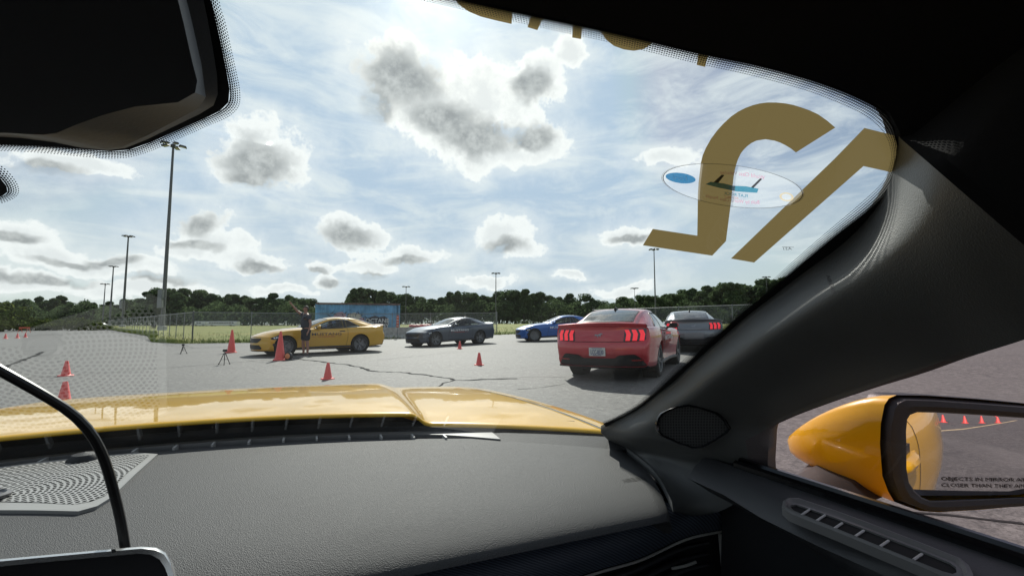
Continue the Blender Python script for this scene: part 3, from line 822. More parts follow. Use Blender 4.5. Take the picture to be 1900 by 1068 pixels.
def zh(s):
    top = max(cinterp(s, GS, GZ)+.014, cinterp(s, GS, GT)-.105)
    return min(top, cinterp(s, GS, GZ)+.02+max(0, (3.64-s))*.62)
def green_mesh():
    """painted cabin shell with window openings"""
    m = MB(); N = 120; T = 72; sts = [1.5+3.0*k/N for k in range(N+1)]; ts = [6*k/T for k in range(T+1)]
    P = [[green_pt(s, t) for t in ts] for s in sts]
    def is_open(i, j):
        s0, s1, t0, t1 = sts[i], sts[i+1], ts[j], ts[j+1]
        a = 1-(t0-4.0)/2
        if t0 >= 4.09 and s0 > 1.66+.05*a and s1 < 2.41: return True
        if t0 >= 4.14 and s0 > 3.45+.03*a and s1 < 4.23-.10*a*a: return True
        if t1 <= 3.6 and (1.95 < s0 and s1 < 2.95 or 3.06 < s0 and s1 < 3.58):
            return all(zl(sts[k])+.010 < P[k][l].z < zh(sts[k])-.010 for k in (i, i+1) for l in (j, j+1))
        return False
    for i in range(N):
        for j in range(T):
            if is_open(i, j): continue
            q = [P[i][j], P[i][j+1], P[i+1][j+1], P[i+1][j]]
            m.add(q, [(0, 1, 2, 3)]); m.add([mirrorY(p) for p in q], [(3, 2, 1, 0)])
    return m.mesh('cabin', mat('paint_white'), True, 50)
def grow(p, c, k): 
    return p + (p-c).normalized()*k
def border_grid(rows, w):
    """grid whose outer cells take material 1 (the black edge of a pane)"""
    m = MB(); m.grid(rows); n = len(rows[0])-1; r = len(rows)-1
    m.mi = [1 if (i < w or j < w or i >= r-w or j >= n-w) else 0 for i in range(r) for j in range(n)]
    return m
def patch_green(s0, s1, t0, t1, off, ns=14, nt_=16, sfun=None):
    """strip across the roof, mirrored: windscreen and backlight"""
    rows = []
    for i in range(ns+1):
        row = []
        for j in range(-nt_, nt_+1):
            k = 1-abs(j)/nt_; t = t0+(t1-t0)*k
            a = sfun(abs(j)/nt_) if sfun else (0, 0)
            s = s0+a[0]+(s1+a[1]-s0-a[0])*i/ns
            p = green_pt(s, t); e = .02
            n = (green_pt(s, min(6, t+e))-green_pt(s, t-e)).cross(green_pt(s+e, t)-green_pt(s-e, t)); n.normalize()
            if n.z < 0: n = -n
            p = p+n*off
            row.append(p if j >= 0 else mirrorY(p))
        rows.append(row)
    return border_grid(rows, 1)
def patch_side(s0, s1, zlo, zhi, off, sg, n=40, k=12):
    rows = []
    for i in range(n+1):
        s = s0+(s1-s0)*i/n; a, b = zlo(s), zhi(s); row = []
        for j in range(k+1):
            p = green_y(s, a+(b-a)*j/k); p.y += off; p.z += off*.3
            row.append(Vector((p.x, sg*p.y, p.z)))
        rows.append(row)
    return border_grid(rows, 1)
def patch_body(pts, off, sg, sub=8):
    """polygon given in (s, t) as two rails [(s,t_low,t_high)...]"""
    rows = []
    for s, a, b in pts:
        rows.append([])
        for k in range(sub+1):
            t = a+(b-a)*k/sub; p = body_pt(s, t)+body_nrm(s, t)*off
            rows[-1].append(Vector((p.x, sg*p.y, p.z)))
    m = MB(); m.grid(rows); return m
def body_at_z(s, z):
    lo, hi = 3.0, 8.4
    for _ in range(30):
        k = (lo+hi)/2
        if body_pt(s, k).z < z: lo = k
        else: hi = k
    return lo

black_trim = mat('black_trim', (.012, .012, .013), .4, var=(8, .3)); car_glass = glass_mat('car_glass', (.50, .56, .55), 1.7)
tyre_m = mat('tyre_rubber', (.016, .016, .016), .75, bump=(40, .3, .003)); rim_m = mat('rim_metal', (.20, .205, .215), .4, .7)
lamp_r = mat('tail_lamp_lit', (.6, .02, .02), .25, emit=((1.0, .045, .07), .48)); lamp_dark = mat('tail_lamp_smoke', (.03, .006, .008), .15, coat=1)
head_m = mat('headlamp', (.75, .78, .8), .15, .0, 1.0); plate_m = mat('plate_white', (.62, .62, .60), .4); plate_t = mat('plate_ink', (.05, .07, .18), .5)
chrome = mat('chrome', (.75, .75, .76), .12, 1.0); emblem_m = mat('emblem_satin', (.30, .30, .31), .35, .8); redtxt = mat('decal_red', (.50, .07, .06), .5); seam_m = mat('panel_gap', (.01, .01, .01), .7)
HORSE = [(-1.0, .10), (-.55, .20), (-.30, .12), (.10, .18), (.40, .32), (.62, .42), (.95, .30), (1.0, .20), (.72, .22), (.60, .05), (.35, -.05), (.62, -.18), (.48, -.30), (.25, -.12), (-.05, -.05), (-.12, -.22), (.05, -.42), (-.08, -.44), (-.30, -.20), (-.42, -.02), (-.70, -.16), (-.95, -.30), (-.62, .02)]

CARM = {}
def car_library():
    C = CARM
    C['body'] = body_mesh(); C['cabin'] = green_mesh()
    C['windscreen'] = patch_green(1.63, 2.44, 4.0, 6.0, .006, sfun=lambda a: (.05*a, .0)).mesh('windscreen', [car_glass, black_trim], True)
    C['rear_glass'] = patch_green(3.42, 4.26, 4.05, 6.0, .006, sfun=lambda a: (.03*a, -.10*a*a)).mesh('rear_glass', [car_glass, black_trim], True)
    for sg, nm in ((1, 'L'), (-1, 'R')):
        C['door_glass'+nm] = patch_side(1.92, 2.98, zl, zh, .006, sg).mesh('door_glass', [car_glass, black_trim], True)
        C['quarter_glass'+nm] = patch_side(3.03, 3.62, zl, zh, .006, sg).mesh('quarter_glass', [car_glass, black_trim], True)
        q = MB(); up_ = [green_y(sv, zh(sv)) for sv in [1.90+1.74*k/40 for k in range(41)]]; lo_ = [green_y(sv, zl(sv)) for sv in [3.64-1.74*k/40 for k in range(41)]]
        loop = [Vector((p.x, sg*(p.y+.005), p.z)) for p in up_+lo_]; q.tube(loop+[loop[0]], .011, 5); C['glass_trim'+nm] = q.mesh('glass_trim', black_trim, True)
        q = MB(); q.grid([[Vector((p.x, sg*(p.y+.007), p.z)) for p in [green_y(sv, zl(sv)+(zh(sv)-zl(sv))*k/5) for k in range(6)]] for sv in (2.965, 3.045)]); C['b_pillar'+nm] = q.mesh('b_pillar', black_trim, True)
        # door outline as thin dark gaps
        q = MB()
        for s in (1.66, 3.05):
            rows = []
            for k in range(13):
                t = 3.2+(8.2-3.2)*k/12; s2 = s+(.10*(t-5.5)/3 if s < 2 else .05*math.sin((t-3.2)/5*3.1)); row = []
                for d in (-.005, .005):
                    p = body_pt(s2+d, t)+body_nrm(s2+d, t)*.0025; row.append(Vector((p.x, sg*p.y, p.z)))
                rows.append(row)
            q.grid(rows)
        C['door_gap'+nm] = q.mesh('door_gap', seam_m)
        q = MB(); t0 = body_at_z(2.85, .845); rows = []
        for i in range(7):
            s = 2.78+.20*i/6; row = []
            for t in (t0-.14, t0+.10):
                p = body_pt(s, t)+body_nrm(s, t)*.012; row.append(Vector((p.x, sg*p.y, p.z)))
            rows.append(row)
        q.grid(rows); C['door_handle'+nm] = q.mesh('door_handle', black_trim, True)
        # sill blade
        q = MB(); rows = []
        for i in range(12):
            s = 1.25+2.0*i/11; p = body_pt(s, 3.0); row = [Vector((p.x, sg*(p.y+o_), p.z+dz)) for o_, dz in ((-.04, -.04), (.022, -.045), (.022, -.01), (-.005, .03))]
            rows.append(row)
        q.grid(rows, 0, True); C['sill'+nm] = q.mesh('sill', black_trim)
        # headlamp: dark lens with two bright bars
        hl = [(s, body_at_z(s, z0), body_at_z(s, z1)) for s, z0, z1 in ((.02, .585, .635), (.10, .57, .665), (.20, .575, .69), (.32, .60, .72), (.44, .65, .74), (.56, .71, .755))]
        C['headlamp'+nm] = patch_body(hl, .006, sg, 4).mesh('headlamp', lamp_dark if False else black_trim, True)
        q = MB()
        for a_ in (.10, .20, .30):
            rr = patch_body([(a_+k*.02, body_at_z(a_+k*.02, .595+a_*.10), body_at_z(a_+k*.02, .645+a_*.13)) for k in range(4)], .010, sg, 2); q.add(rr.v, rr.f)
        C['lamp_bar'+nm] = q.mesh('lamp_bar', head_m, True)
        C['fog_scoop'+nm] = patch_body([(s, body_at_z(s, a), body_at_z(s, b)) for s, a, b in ((.06, .40, .44), (.14, .335, .46), (.26, .33, .45), (.38, .37, .42))], .006, sg, 3).mesh('fog_scoop', black_trim, True)
        # tail lamps: smoked panel and three bars
        def rp(poly_, off): 
            q_ = MB(); rows_ = []
            n_ = 6
            for i in range(n_+1):
                a = Vector(poly_[0]).lerp(Vector(poly_[1]), i/n_); b = Vector(poly_[3]).lerp(Vector(poly_[2]), i/n_)
                rows_.append([rear_pt(sg*(a.x+(b.x-a.x)*j/5), a.y+(b.y-a.y)*j/5, off) for j in range(6)])
            q_.grid(rows_); return q_
        C['lamp_panel'+nm] = rp([(.47, .755), (.85, .775), (.86, .985), (.49, .975)], .006).mesh('lamp_panel', lamp_dark, True)
        bars = []
        for b0 in (.485, .605, .725):
            q = MB(); lo = .765; mid = .885; hi = .965; w = .078
            for (za, xa, zb_, xb) in ((lo, b0+.018, mid, b0+.034), (mid, b0+.034, hi, b0)):
                pts = [(xa, za), (xa+w, za), (xb+w, zb_), (xb, zb_)]
                r_ = rp([(pts[0][0], pts[0][1]), (pts[1][0], pts[1][1]), (pts[2][0], pts[2][1]), (pts[3][0], pts[3][1])], .013); q.add(r_.v, r_.f)
            bars.append(q.mesh('lamp_bar', lamp_r, True))
        C['tail_bars'+nm] = bars
        # door mirror
        q = MB(); rows = []; c = Vector((XO-2.0, sg*.99, 1.0))
        for i in range(9):
            a = -1+2*i/8; r_ = max(.02, math.sqrt(max(0, 1-a*a)))
            rows.append([c+Vector((.06*r_*math.cos(b)*(1.5 if math.cos(b) > 0 else .6), sg*.11*a, .075*r_*math.sin(b))) for b in [2*math.pi*k/14 for k in range(14)]])
        q.grid(rows, 0, True); C['mirror_cap'+nm] = q.mesh('door_mirror', mat('paint_white'), True)
        q = MB(); q.tube([(XO-1.98, sg*.83, .955), (XO-1.99, sg*.93, .96)], .022, 6); q.box((XO-2.045, sg*.99, 1.0), (.012, .17, .10)); C['mirror_foot'+nm] = q.mesh('mirror_foot', black_trim)
        # rear wing of the diffuser: reflectors
        C['reflector'+nm] = rp([(.60, .395), (.80, .40), (.80, .425), (.60, .42)], .03).mesh('reflector', mat('rear_reflector', (.30, .02, .02), .2, coat=1), True)
    # cabin interior: dark tray at the waistline, seat backs, steering wheel, inner mirror
    q = MB(); q.grid([[Vector((p.x, sg_*p.y, p.z+.008)) for sg_, p in [(-1, body_pt(1.72+2.55*i/20, 9+3*k/6)) for k in range(7)]+[(1, body_pt(1.72+2.55*i/20, 12-3*k/6)) for k in range(1, 7)]] for i in range(21)]); C['interior_tray'] = q.mesh('interior_tray', mat('car_interior', (.022, .022, .024), .8), True)
    C['seats'] = []
    for y in (-.37, .37):
        q = MB()
        for (z0, z1, w0, w1, th, x0) in ((.95, 1.13, .25, .20, .10, 0), (1.15, 1.27, .12, .10, .08, .03)):
            rows = []
            for k in range(7):
                f = k/6; w = w0+(w1-w0)*f; e = .75+.25*math.sin(math.pi*min(1, .15+.7*f)); x = XO-2.85-x0-.12*f*(z1-z0)/.18*.5
                rows.append([Vector((x+th*.5*math.cos(b)*e, y+w*math.sin(b)*e, z0+(z1-z0)*f)) for b in [2*math.pi*m_/14 for m_ in range(14)]])
            q.grid(rows, 0, True); q.add(rows[-1], [tuple(range(14))])
        C['seats'].append(q.mesh('seat_back', mat('car_interior'), True))
    q = MB(); ring_ = [Vector((XO-2.12-.05*math.sin(a), .37+.18*math.cos(a), 1.0+.17*math.sin(a))) for a in [2*math.pi*k/24 for k in range(25)]]; q.tube(ring_, .014, 6); C['steering'] = q.mesh('steering_wheel', mat('car_interior'), True)
    q = MB(); q.box((XO-2.36, 0, 1.27), (.03, .22, .06)); C['inner_mirror'] = q.mesh('inner_mirror', mat('car_interior'))
    # spoiler lip
    q = MB(); rows = []
    for i in range(25):
        y = -.86+1.72*i/24; s = 4.70-.20*(abs(y)/.92)**2.8; z = 1.068-.035*(abs(y)/.86)**2.2
        rows.append([Vector((XO-(s+a), y, z+b)) for a, b in ((-.10, -.005), (0, .012), (.07, .035), (.085, .025), (.06, -.012), (-.05, -.03))])
    q.grid(rows, 0, True); C['spoiler'] = q.mesh('spoiler', mat('paint_white'), True, 40)
    # diffuser: dark lower bumper with rising corners
    q = MB(); rows = []
    def dtop(y):
        a = abs(y); return interp(a, [0, .30, .38, .66, .74, .86, .90], [.44, .44, .50, .52, .47, .30, .26])
    for i in range(41):
        y = -.89+1.78*i/40; zt_ = dtop(y)
        rows.append([rear_pt(y, .25+(zt_-.25)*k/5, .012+.012*math.sin(k*.6)) for k in range(6)])
    q.grid(rows); C['diffuser'] = q.mesh('diffuser', mat('diffuser_plastic', (.018, .018, .02), .5, bump=(30, .3, .004)), True)
    q = MB(); q.grid([[rear_pt(-.29+.58*i/8, z, .02) for i in range(9)] for z in (.455, .50, .55, .62, .655)]); C['plate_recess'] = q.mesh('plate_recess', mat('paint_white'), True)
    q = MB(); q.box((XO-4.858, 0, .565), (.008, .31, .155)); C['plate'] = q.mesh('number_plate', plate_m)
    v_, f_ = text2d('LCC-8330', .78, 0, .02)
    q = MB(); q.add([(XO-4.866, -a*.075, .555+b*.115) for a, b in v_], f_)
    for z, w in ((.628, .20), (.503, .16)): q.box((XO-4.864, 0, z), (.004, w, .010))
    C['plate_text'] = q.mesh('plate_lettering', plate_t)
    q = MB(); q.add([rear_pt(-a*.085, .865+b*.10, .010) for a, b in HORSE], [tuple(range(len(HORSE)))]); C['horse'] = q.mesh('horse_emblem', emblem_m)
    q = MB(); q.add([front_pt(a*.085, .575+b*.10, .030) for a, b in HORSE], [tuple(range(len(HORSE)))]); C['horse_front'] = q.mesh('horse_emblem', chrome)
    # grille and lower intake
    q = MB(); q.grid([[front_pt(y*k, z, .010) for y in [-1+2*i/16 for i in range(17)]] for z, k in ((.465, .46), (.49, .52), (.55, .60), (.60, .64), (.625, .62))]); C['grille'] = q.mesh('grille', mat('grille_mesh', (.010, .010, .011), .45), True)
    q = MB(); q.grid([[front_pt(y*k, z, .010) for y in [-1+2*i/16 for i in range(17)]] for z, k in ((.235, .60), (.28, .66), (.36, .60), (.39, .56))]); C['intake'] = q.mesh('lower_intake', mat('grille_mesh'), True)
    q = MB()
    for z in (.505, .54, .575, .605): q.grid([[front_pt(y*.54, z+d, .016) for y in [-1+2*i/16 for i in range(17)]] for d in (0, .008)])
    C['grille_slat'] = q.mesh('grille_bars', black_trim)
    q = MB(); rows = []
    for i in range(21):
        y = -.80+1.6*i/20; rows.append([front_pt(y, z, o_) for z, o_ in ((.175, .0), (.165, .05), (.185, .055), (.20, .01))])
    q.grid(rows, 0, True); C['splitter'] = q.mesh('splitter', black_trim)
    q = MB()
    for z_ in (.745,):
        q.grid([[rear_pt(y, z_+d-.02*(abs(y)/.8)**4*-1, .004) for y in [-.84+1.68*i/28 for i in range(29)]] for d in (-.004, .004)])
    C['boot_gap'] = q.mesh('boot_gap', seam_m)
    # antenna fin
    q = MB(); q.add([(XO-3.28, .03, 1.375), (XO-3.45, .03, 1.355), (XO-3.28, -.03, 1.375), (XO-3.45, -.03, 1.355), (XO-3.43, 0, 1.43), (XO-3.47, 0, 1.42)], [(0, 1, 5, 4), (2, 4, 5, 3), (0, 4, 2), (1, 3, 5)]); C['fin'] = q.mesh('antenna_fin', black_trim, True)
    # wheels
    t = MB(); t.lathe([(.245, -.12), (.285, -.128), (.325, -.12), (.342, -.10), (.345, -.05), (.345, .05), (.342, .10), (.325, .12), (.285, .128), (.245, .12)], 40, axis='Y'); C['tyre'] = t.mesh('tyre', tyre_m, True, 60)
    r_ = MB(); r_.lathe([(.248, -.12), (.255, -.10), (.255, .10), (.248, .122), (.236, .118), (.232, .05), (.20, .02), (.05, .015), (.001, .015)], 36, axis='Y')
    for k in range(5):
        for d in (-.17, .17):
            a = 2*math.pi*k/5+math.pi/2; e = a+d; p0 = Vector((math.cos(a)*.035, .085, math.sin(a)*.035)); p1 = Vector((math.cos(e)*.236, .105, math.sin(e)*.236))
            dr = (p1-p0).normalized(); sd = Vector((dr.z, 0, -dr.x))
            r_.add([p0+sd*.02, p0-sd*.02, p1-sd*.014, p1+sd*.014, p0+sd*.02-Vector((0, .05, 0)), p0-sd*.02-Vector((0, .05, 0)), p1-sd*.014-Vector((0, .06, 0)), p1+sd*.014-Vector((0, .06, 0))],
                   [(0, 1, 2, 3), (0, 3, 7, 4), (1, 5, 6, 2), (3, 2, 6, 7)], 0)
    r_.lathe([(.001, .10), (.04, .098), (.055, .08), (.055, .03)], 16, axis='Y')
    C['wheel'] = r_.mesh('wheel', rim_m, True, 30)
    q = MB(); q.box((XO-2.3, 0, .24), (3.9, 1.1, .1)); C['underbody'] = q.mesh('underbody', mat('underbody', (.02, .02, .02), .9))
    C['liners'] = []
    for sg in (-1, 1):
        for ax in (.88, 3.6):
            q = MB(); pr = [(XO-ax+.384*math.cos(a), sg*.615, .345+.384*math.sin(a)) for a in [2*math.pi*k/24 for k in range(24)]]
            q.add(pr, [tuple(range(24))])
            rows = [[(x, y+sg*d, z) for x, y, z in pr] for d in (0, .26)]; q.grid(rows, 0, True)
            C['liners'].append(q.mesh('arch_liner', mat('underbody')))
car_library()

def text_on_body(s, s0, z0, h, sx, sg, off=.005, bold=0.0, flipx=None):
    """lettering wrapped on the body side; reads left to right for someone facing that side"""
    v_, f_ = text2d(s, sx, 0, bold); q = MB(); vs = []
    for a, b in v_:
        ss = s0 + (a*h if sg > 0 else -a*h)
        z = z0+b*h; t = body_at_z(ss, z); p = body_pt(ss, t)+body_nrm(ss, t)*off
        vs.append((p.x, sg*p.y, p.z))
    q.add(vs, f_); return q
LIB2 = {}
for sg, nm in ((1, 'L'), (-1, 'R')):
    LIB2['a'+nm] = text_on_body('MUSTANG', 2.30, .735, .135, 1.75, sg, bold=.012).mesh('door_lettering', plate_t)
    q = text_on_body('UNLEASHED', 2.30, .645, .068, 1.75, sg, bold=.01)
    for c_ in (-.47, .47):
        rows = []
        for ds in (-.07, .07):
            rows.append([])
            for z in (.642, .65):
                s = 2.30+c_+ds; t = body_at_z(s, z); p = body_pt(s, t)+body_nrm(s, t)*.005; rows[-1].append((p.x, sg*p.y, p.z))
        q.grid(rows)
    LIB2['b'+nm] = q.mesh('door_lettering', redtxt)

def paint(name, col=(.7, .7, .7), metal=.35, coat=1.0, spec=.5):
    return mat('paint_'+name, col, .32, metal, coat, spec)
def use(o, m_):
    for sl in o.material_slots: sl.link = 'OBJECT'; sl.material = m_
    return o
def coupe(label, pnt, x, y, head, text, lit=False, plate=False):
    h = Vector((math.cos(R(head)), math.sin(R(head)))); zf, zr_ = gz(x+h.x*1.36, y+h.y*1.36), gz(x-h.x*1.36, y-h.y*1.36)
    sd = Vector((-h.y, h.x)); zl_, zrr = gz(x+sd.x*.8, y+sd.y*.8), gz(x-sd.x*.8, y-sd.y*.8)
    root = thing('coupe', label, 'car', (x, y, (zf+zr_)/2+.004), R(head), 'coupes on the lot')
    root.rotation_mode = 'XYZ'; root.rotation_euler = (math.atan2(zl_-zrr, 1.6), -math.atan2(zf-zr_, 2.72), R(head))
    C = CARM
    bd = use(put('body', C['body'], root), pnt); cb = use(put('cabin', C['cabin'], root), pnt)
    for k, nm in (('windscreen', 'windscreen'), ('rear_glass', 'rear_glass')): put(nm, C[k], cb)
    tr = put('interior_tray', C['interior_tray'], root); [put('seat_back', k_, tr) for k_ in C['seats']]; put('steering_wheel', C['steering'], tr); put('inner_mirror', C['inner_mirror'], tr)
    use(put('spoiler', C['spoiler'], root), pnt); put('diffuser', C['diffuser'], root); put('splitter', C['splitter'], root)
    gr = put('grille', C['grille'], root); put('grille_bars', C['grille_slat'], gr); put('horse_emblem', C['horse_front'], gr); put('lower_intake', C['intake'], root)
    put('horse_emblem', C['horse'], bd); put('boot_gap', C['boot_gap'], bd); put('antenna_fin', C['fin'], cb); put('underbody', C['underbody'], root); [put('arch_liner', k_, root) for k_ in C['liners']]
    for nm in 'LR':
        put('glass_trim', C['glass_trim'+nm], cb); put('b_pillar', C['b_pillar'+nm], cb); put('door_glass', C['door_glass'+nm], cb); put('quarter_glass', C['quarter_glass'+nm], cb)
        put('door_gap', C['door_gap'+nm], bd); put('door_handle', C['door_handle'+nm], bd); put('sill', C['sill'+nm], root)
        hd = put('headlamp', C['headlamp'+nm], root); put('lamp_bar', C['lamp_bar'+nm], hd); put('fog_scoop', C['fog_scoop'+nm], bd)
        lp = put('tail_lamp', C['lamp_panel'+nm], root)
        for b in C['tail_bars'+nm]:
            o = put('lamp_bar', b, lp)
            if not lit: use(o, mat('tail_lamp_off', (.25, .015, .02), .2, coat=1))
        mi_ = use(put('door_mirror', C['mirror_cap'+nm], root), pnt); put('mirror_foot', C['mirror_foot'+nm], mi_)
        put('reflector', C['reflector'+nm], bd)
        use(put('door_lettering', LIB2['a'+nm], bd), text)
        put('door_lettering', LIB2['b'+nm], bd)
    if plate:
        use(put('plate_recess', C['plate_recess'], bd), pnt); pl = put('number_plate', C['plate'], root); put('plate_lettering', C['plate_text'], pl)
    else:
        use(put('plate_recess', C['plate_recess'], bd), mat('recess_grey', (.22, .22, .23), .5))
    for ax in (.88, 3.60):
        for sg in (-1, 1):
            w = put('wheel', C['wheel'], root); w.location = (XO-ax, sg*.80, .345)
            w.rotation_euler = (0, ax*2.3+sg, 0) if sg > 0 else (0, ax*2.3, math.pi)
            put('tyre', C['tyre'], w)
    return root
wt = mat('decal_white', (.78, .78, .78), .5); dk = mat('decal_dark', (.05, .045, .045), .5)
PY = paint('yellow', (.72, .40, .03), .05); PG = paint('grey', (.055, .075, .11), .3); PB = paint('blue', (.012, .12, .45), .2)
PR = paint('red', (.52, .038, .052), .2); PS = paint('silver_grey', (.17, .18, .20), .45)
coupe('yellow coupe seen side-on behind the pointing person', PY, -7.6, 17.6, -138, dk)
coupe('dark grey coupe facing left behind the small cones', PG, -3.26, 23.1, -136, wt)
coupe('bright blue coupe half hidden behind the red coupe', PB, 2.45, 25.5, -172, wt)
coupe('blue coupe hidden behind the yellow coupe, only its tail showing', PB, -9.0, 22.2, -140, wt)
coupe('red coupe seen from behind with its tail lamps lit', PR, 2.80, 10.75, 62.5, wt, True, True)
coupe('silver-grey coupe with lit tail lamps beyond the red coupe', PS, 6.70, 17.2, 73, wt, True)

# ------------------------------------------------------------------ far vehicles
busw = mat('bus_white', (.72, .72, .70), .4); busg = mat('bus_glass', (.04, .05, .055), .1, coat=1)
def bus(px0, px1, d, label):
    p = onray((px0+px1)/2, d); L = (px1-px0)/F*d; r = thing('bus', label, 'bus', p, 0); r.scale = (1, 1, .75)
    q = MB(); pr = [(-1.2, .45), (-1.2, 2.5), (-1.0, 2.85), (1.0, 2.85), (1.2, 2.5), (1.2, .45)]
    q.prism([(-L/2, a, b) for a, b in pr], (L, 0, 0)); q.build('body', busw, r)
    n = int((L-1.6)/1.05)
    for k in range(n):
        q = MB(); q.box((-L/2+1.3+k*1.05, -1.205, 2.0), (.85, .03, .62)); q.build('window', busg, r)
    q = MB(); q.box((-L/2-.01, 0, 1.85), (.03, 2.0, 1.0)); q.build('windscreen', busg, r)
    for x in (-L*.33, L*.3):
        for sg in (-1, 1):
            q = MB(); q.lathe([(.001, -.15), (.46, -.15), (.48, 0), (.46, .15), (.001, .15)], 18, axis='Y', off=(x, sg*1.05, .48)); q.build('wheel', tyre_m, r, True)
bus(389, 444, 190, 'long white bus parked beyond the grass field')
bus(366, 386, 192, 'shorter white bus left of the long one beyond the field')
def small_car(px, d, pnt, label, rz=0.3):
    p = onray(px, d); r = thing('parked_car', label, 'car', p, rz)
    q = MB(); pr = [(-2.2, .35), (-2.25, .8), (-1.5, .92), (-.9, 1.42), (.9, 1.45), (1.7, .95), (2.2, .88), (2.25, .4)]
    q.prism([(a, -.85, b) for a, b in pr], (0, 1.7, 0)); q.build('body', pnt, r)
    for sg in (-1, 1):
        q = MB(); q.prism([(a, sg*.852, b) for a, b in ((-1.35, .95), (-.85, 1.36), (.85, 1.38), (1.5, .97))], (0, sg*.01, 0)); q.build('side_glass', busg, r)
        for x in (-1.4, 1.4):
            q = MB(); q.lathe([(.001, -.1), (.31, -.1), (.33, 0), (.31, .1), (.001, .1)], 16, axis='Y', off=(x, sg*.78, .33)); q.build('wheel', tyre_m, r, True)
small_car(189, 195, paint('white', (.7, .7, .7), 0), 'white car parked at the far end of the receding fence')
small_car(13, 78, paint('white'), 'pale car parked at the far left behind the orange barricade', .1)

# ------------------------------------------------------------------ small equipment on the lot
blk = mat('black_plastic', (.02, .02, .022), .45)
def tripod(p, h, label):
    r = thing('tripod', label, 'tripod', p, random.uniform(0, 2), 'small black tripods')
    for k in range(3):
        a = 2*math.pi*k/3; e = Vector((math.cos(a)*h*.36, math.sin(a)*h*.36, .01)); q = MB(); q.tube([(math.cos(a)*.015, math.sin(a)*.015, h*.78), e], [.012, .009], 6)
        q.lathe([(.001, 0), (.018, 0), (.014, .03), (.001, .035)], 8, off=(e.x, e.y, 0)); q.build('leg', blk, r, True)
        q = MB(); q.tube([(0, 0, h*.36), e*.62+Vector((0, 0, h*.30))], .005, 5); q.build('brace', blk, r)
    q = MB(); q.tube([(0, 0, h*.3), (0, 0, h*.86)], .011, 8); q.build('column', blk, r, True)
    q = MB(); q.box((0, 0, h*.93), (.09, .06, .07)); q.tube([(.03, 0, h*.9), (.16, .05, h*.82)], .006, 5); q.build('timing_head', blk, r)
tripod(gp(416, 676), .42, 'small black tripod left of the tall cones, the nearer one')
tripod(gp(339, 656), .36, 'small black tripod by the fence corner, the farther one')
p = gp(535, 668); r = thing('warning_light', 'round orange warning light lying at the foot of the tall cone', 'light', p, R(-12))
q = MB(); q.lathe([(.001, .05), (.115, .05), (.125, .03), (.125, -.03), (.10, -.05), (.001, -.05)], 24, axis='Y', off=(0, 0, .13)); q.build('housing', blk, r, True)
q = MB(); q.lathe([(.001, -.075), (.05, -.07), (.085, -.055), (.09, -.045)], 24, axis='Y', off=(0, 0, .13)); q.build('lens', mat('amber_lens', (.85, .30, .12), .3), r, True)
q = MB(); q.box((0, .02, .012), (.2, .12, .024)); q.build('foot', blk, r)
# ------------------------------------------------------------------ person
def skin_mesh(name, joints, edges, root, m_, sub=2):
    me = bpy.data.meshes.new(name); me.from_pydata([j[0] for j in joints], edges, [])
    ob = put(name, me); sk = ob.modifiers.new('skin', 'SKIN'); sk.use_smooth_shade = True
    for i, j in enumerate(joints):
        d = me.skin_vertices[0].data[i]; rr = j[1]; d.radius = rr if isinstance(rr, tuple) else (rr, rr); d.use_root = (i == root)
    sb = ob.modifiers.new('sub', 'SUBSURF'); sb.levels = sub; sb.render_levels = sub
    dg = bpy.context.evaluated_depsgraph_get(); dg.update()
    new = bpy.data.meshes.new_from_object(ob.evaluated_get(dg)); new.name = name
    bpy.data.objects.remove(ob); bpy.data.meshes.remove(me)
    new.materials.clear(); new.materials.append(m_)
    for p_ in new.polygons: p_.use_smooth = True
    return new
skin_m = mat('skin', (.33, .17, .12), .55, var=(6, .12)); shirt_m = mat('navy_polo', (.042, .048, .064), .85, bump=(60, .2, .003)); short_m = mat('dark_shorts', (.016, .018, .026), .9, bump=(50, .2, .003))
hair_m = mat('hair', (.035, .024, .018), .7); shoe_m = mat('shoe', (.03, .028, .03), .6); sole_m = mat('sole', (.35, .34, .33), .7)
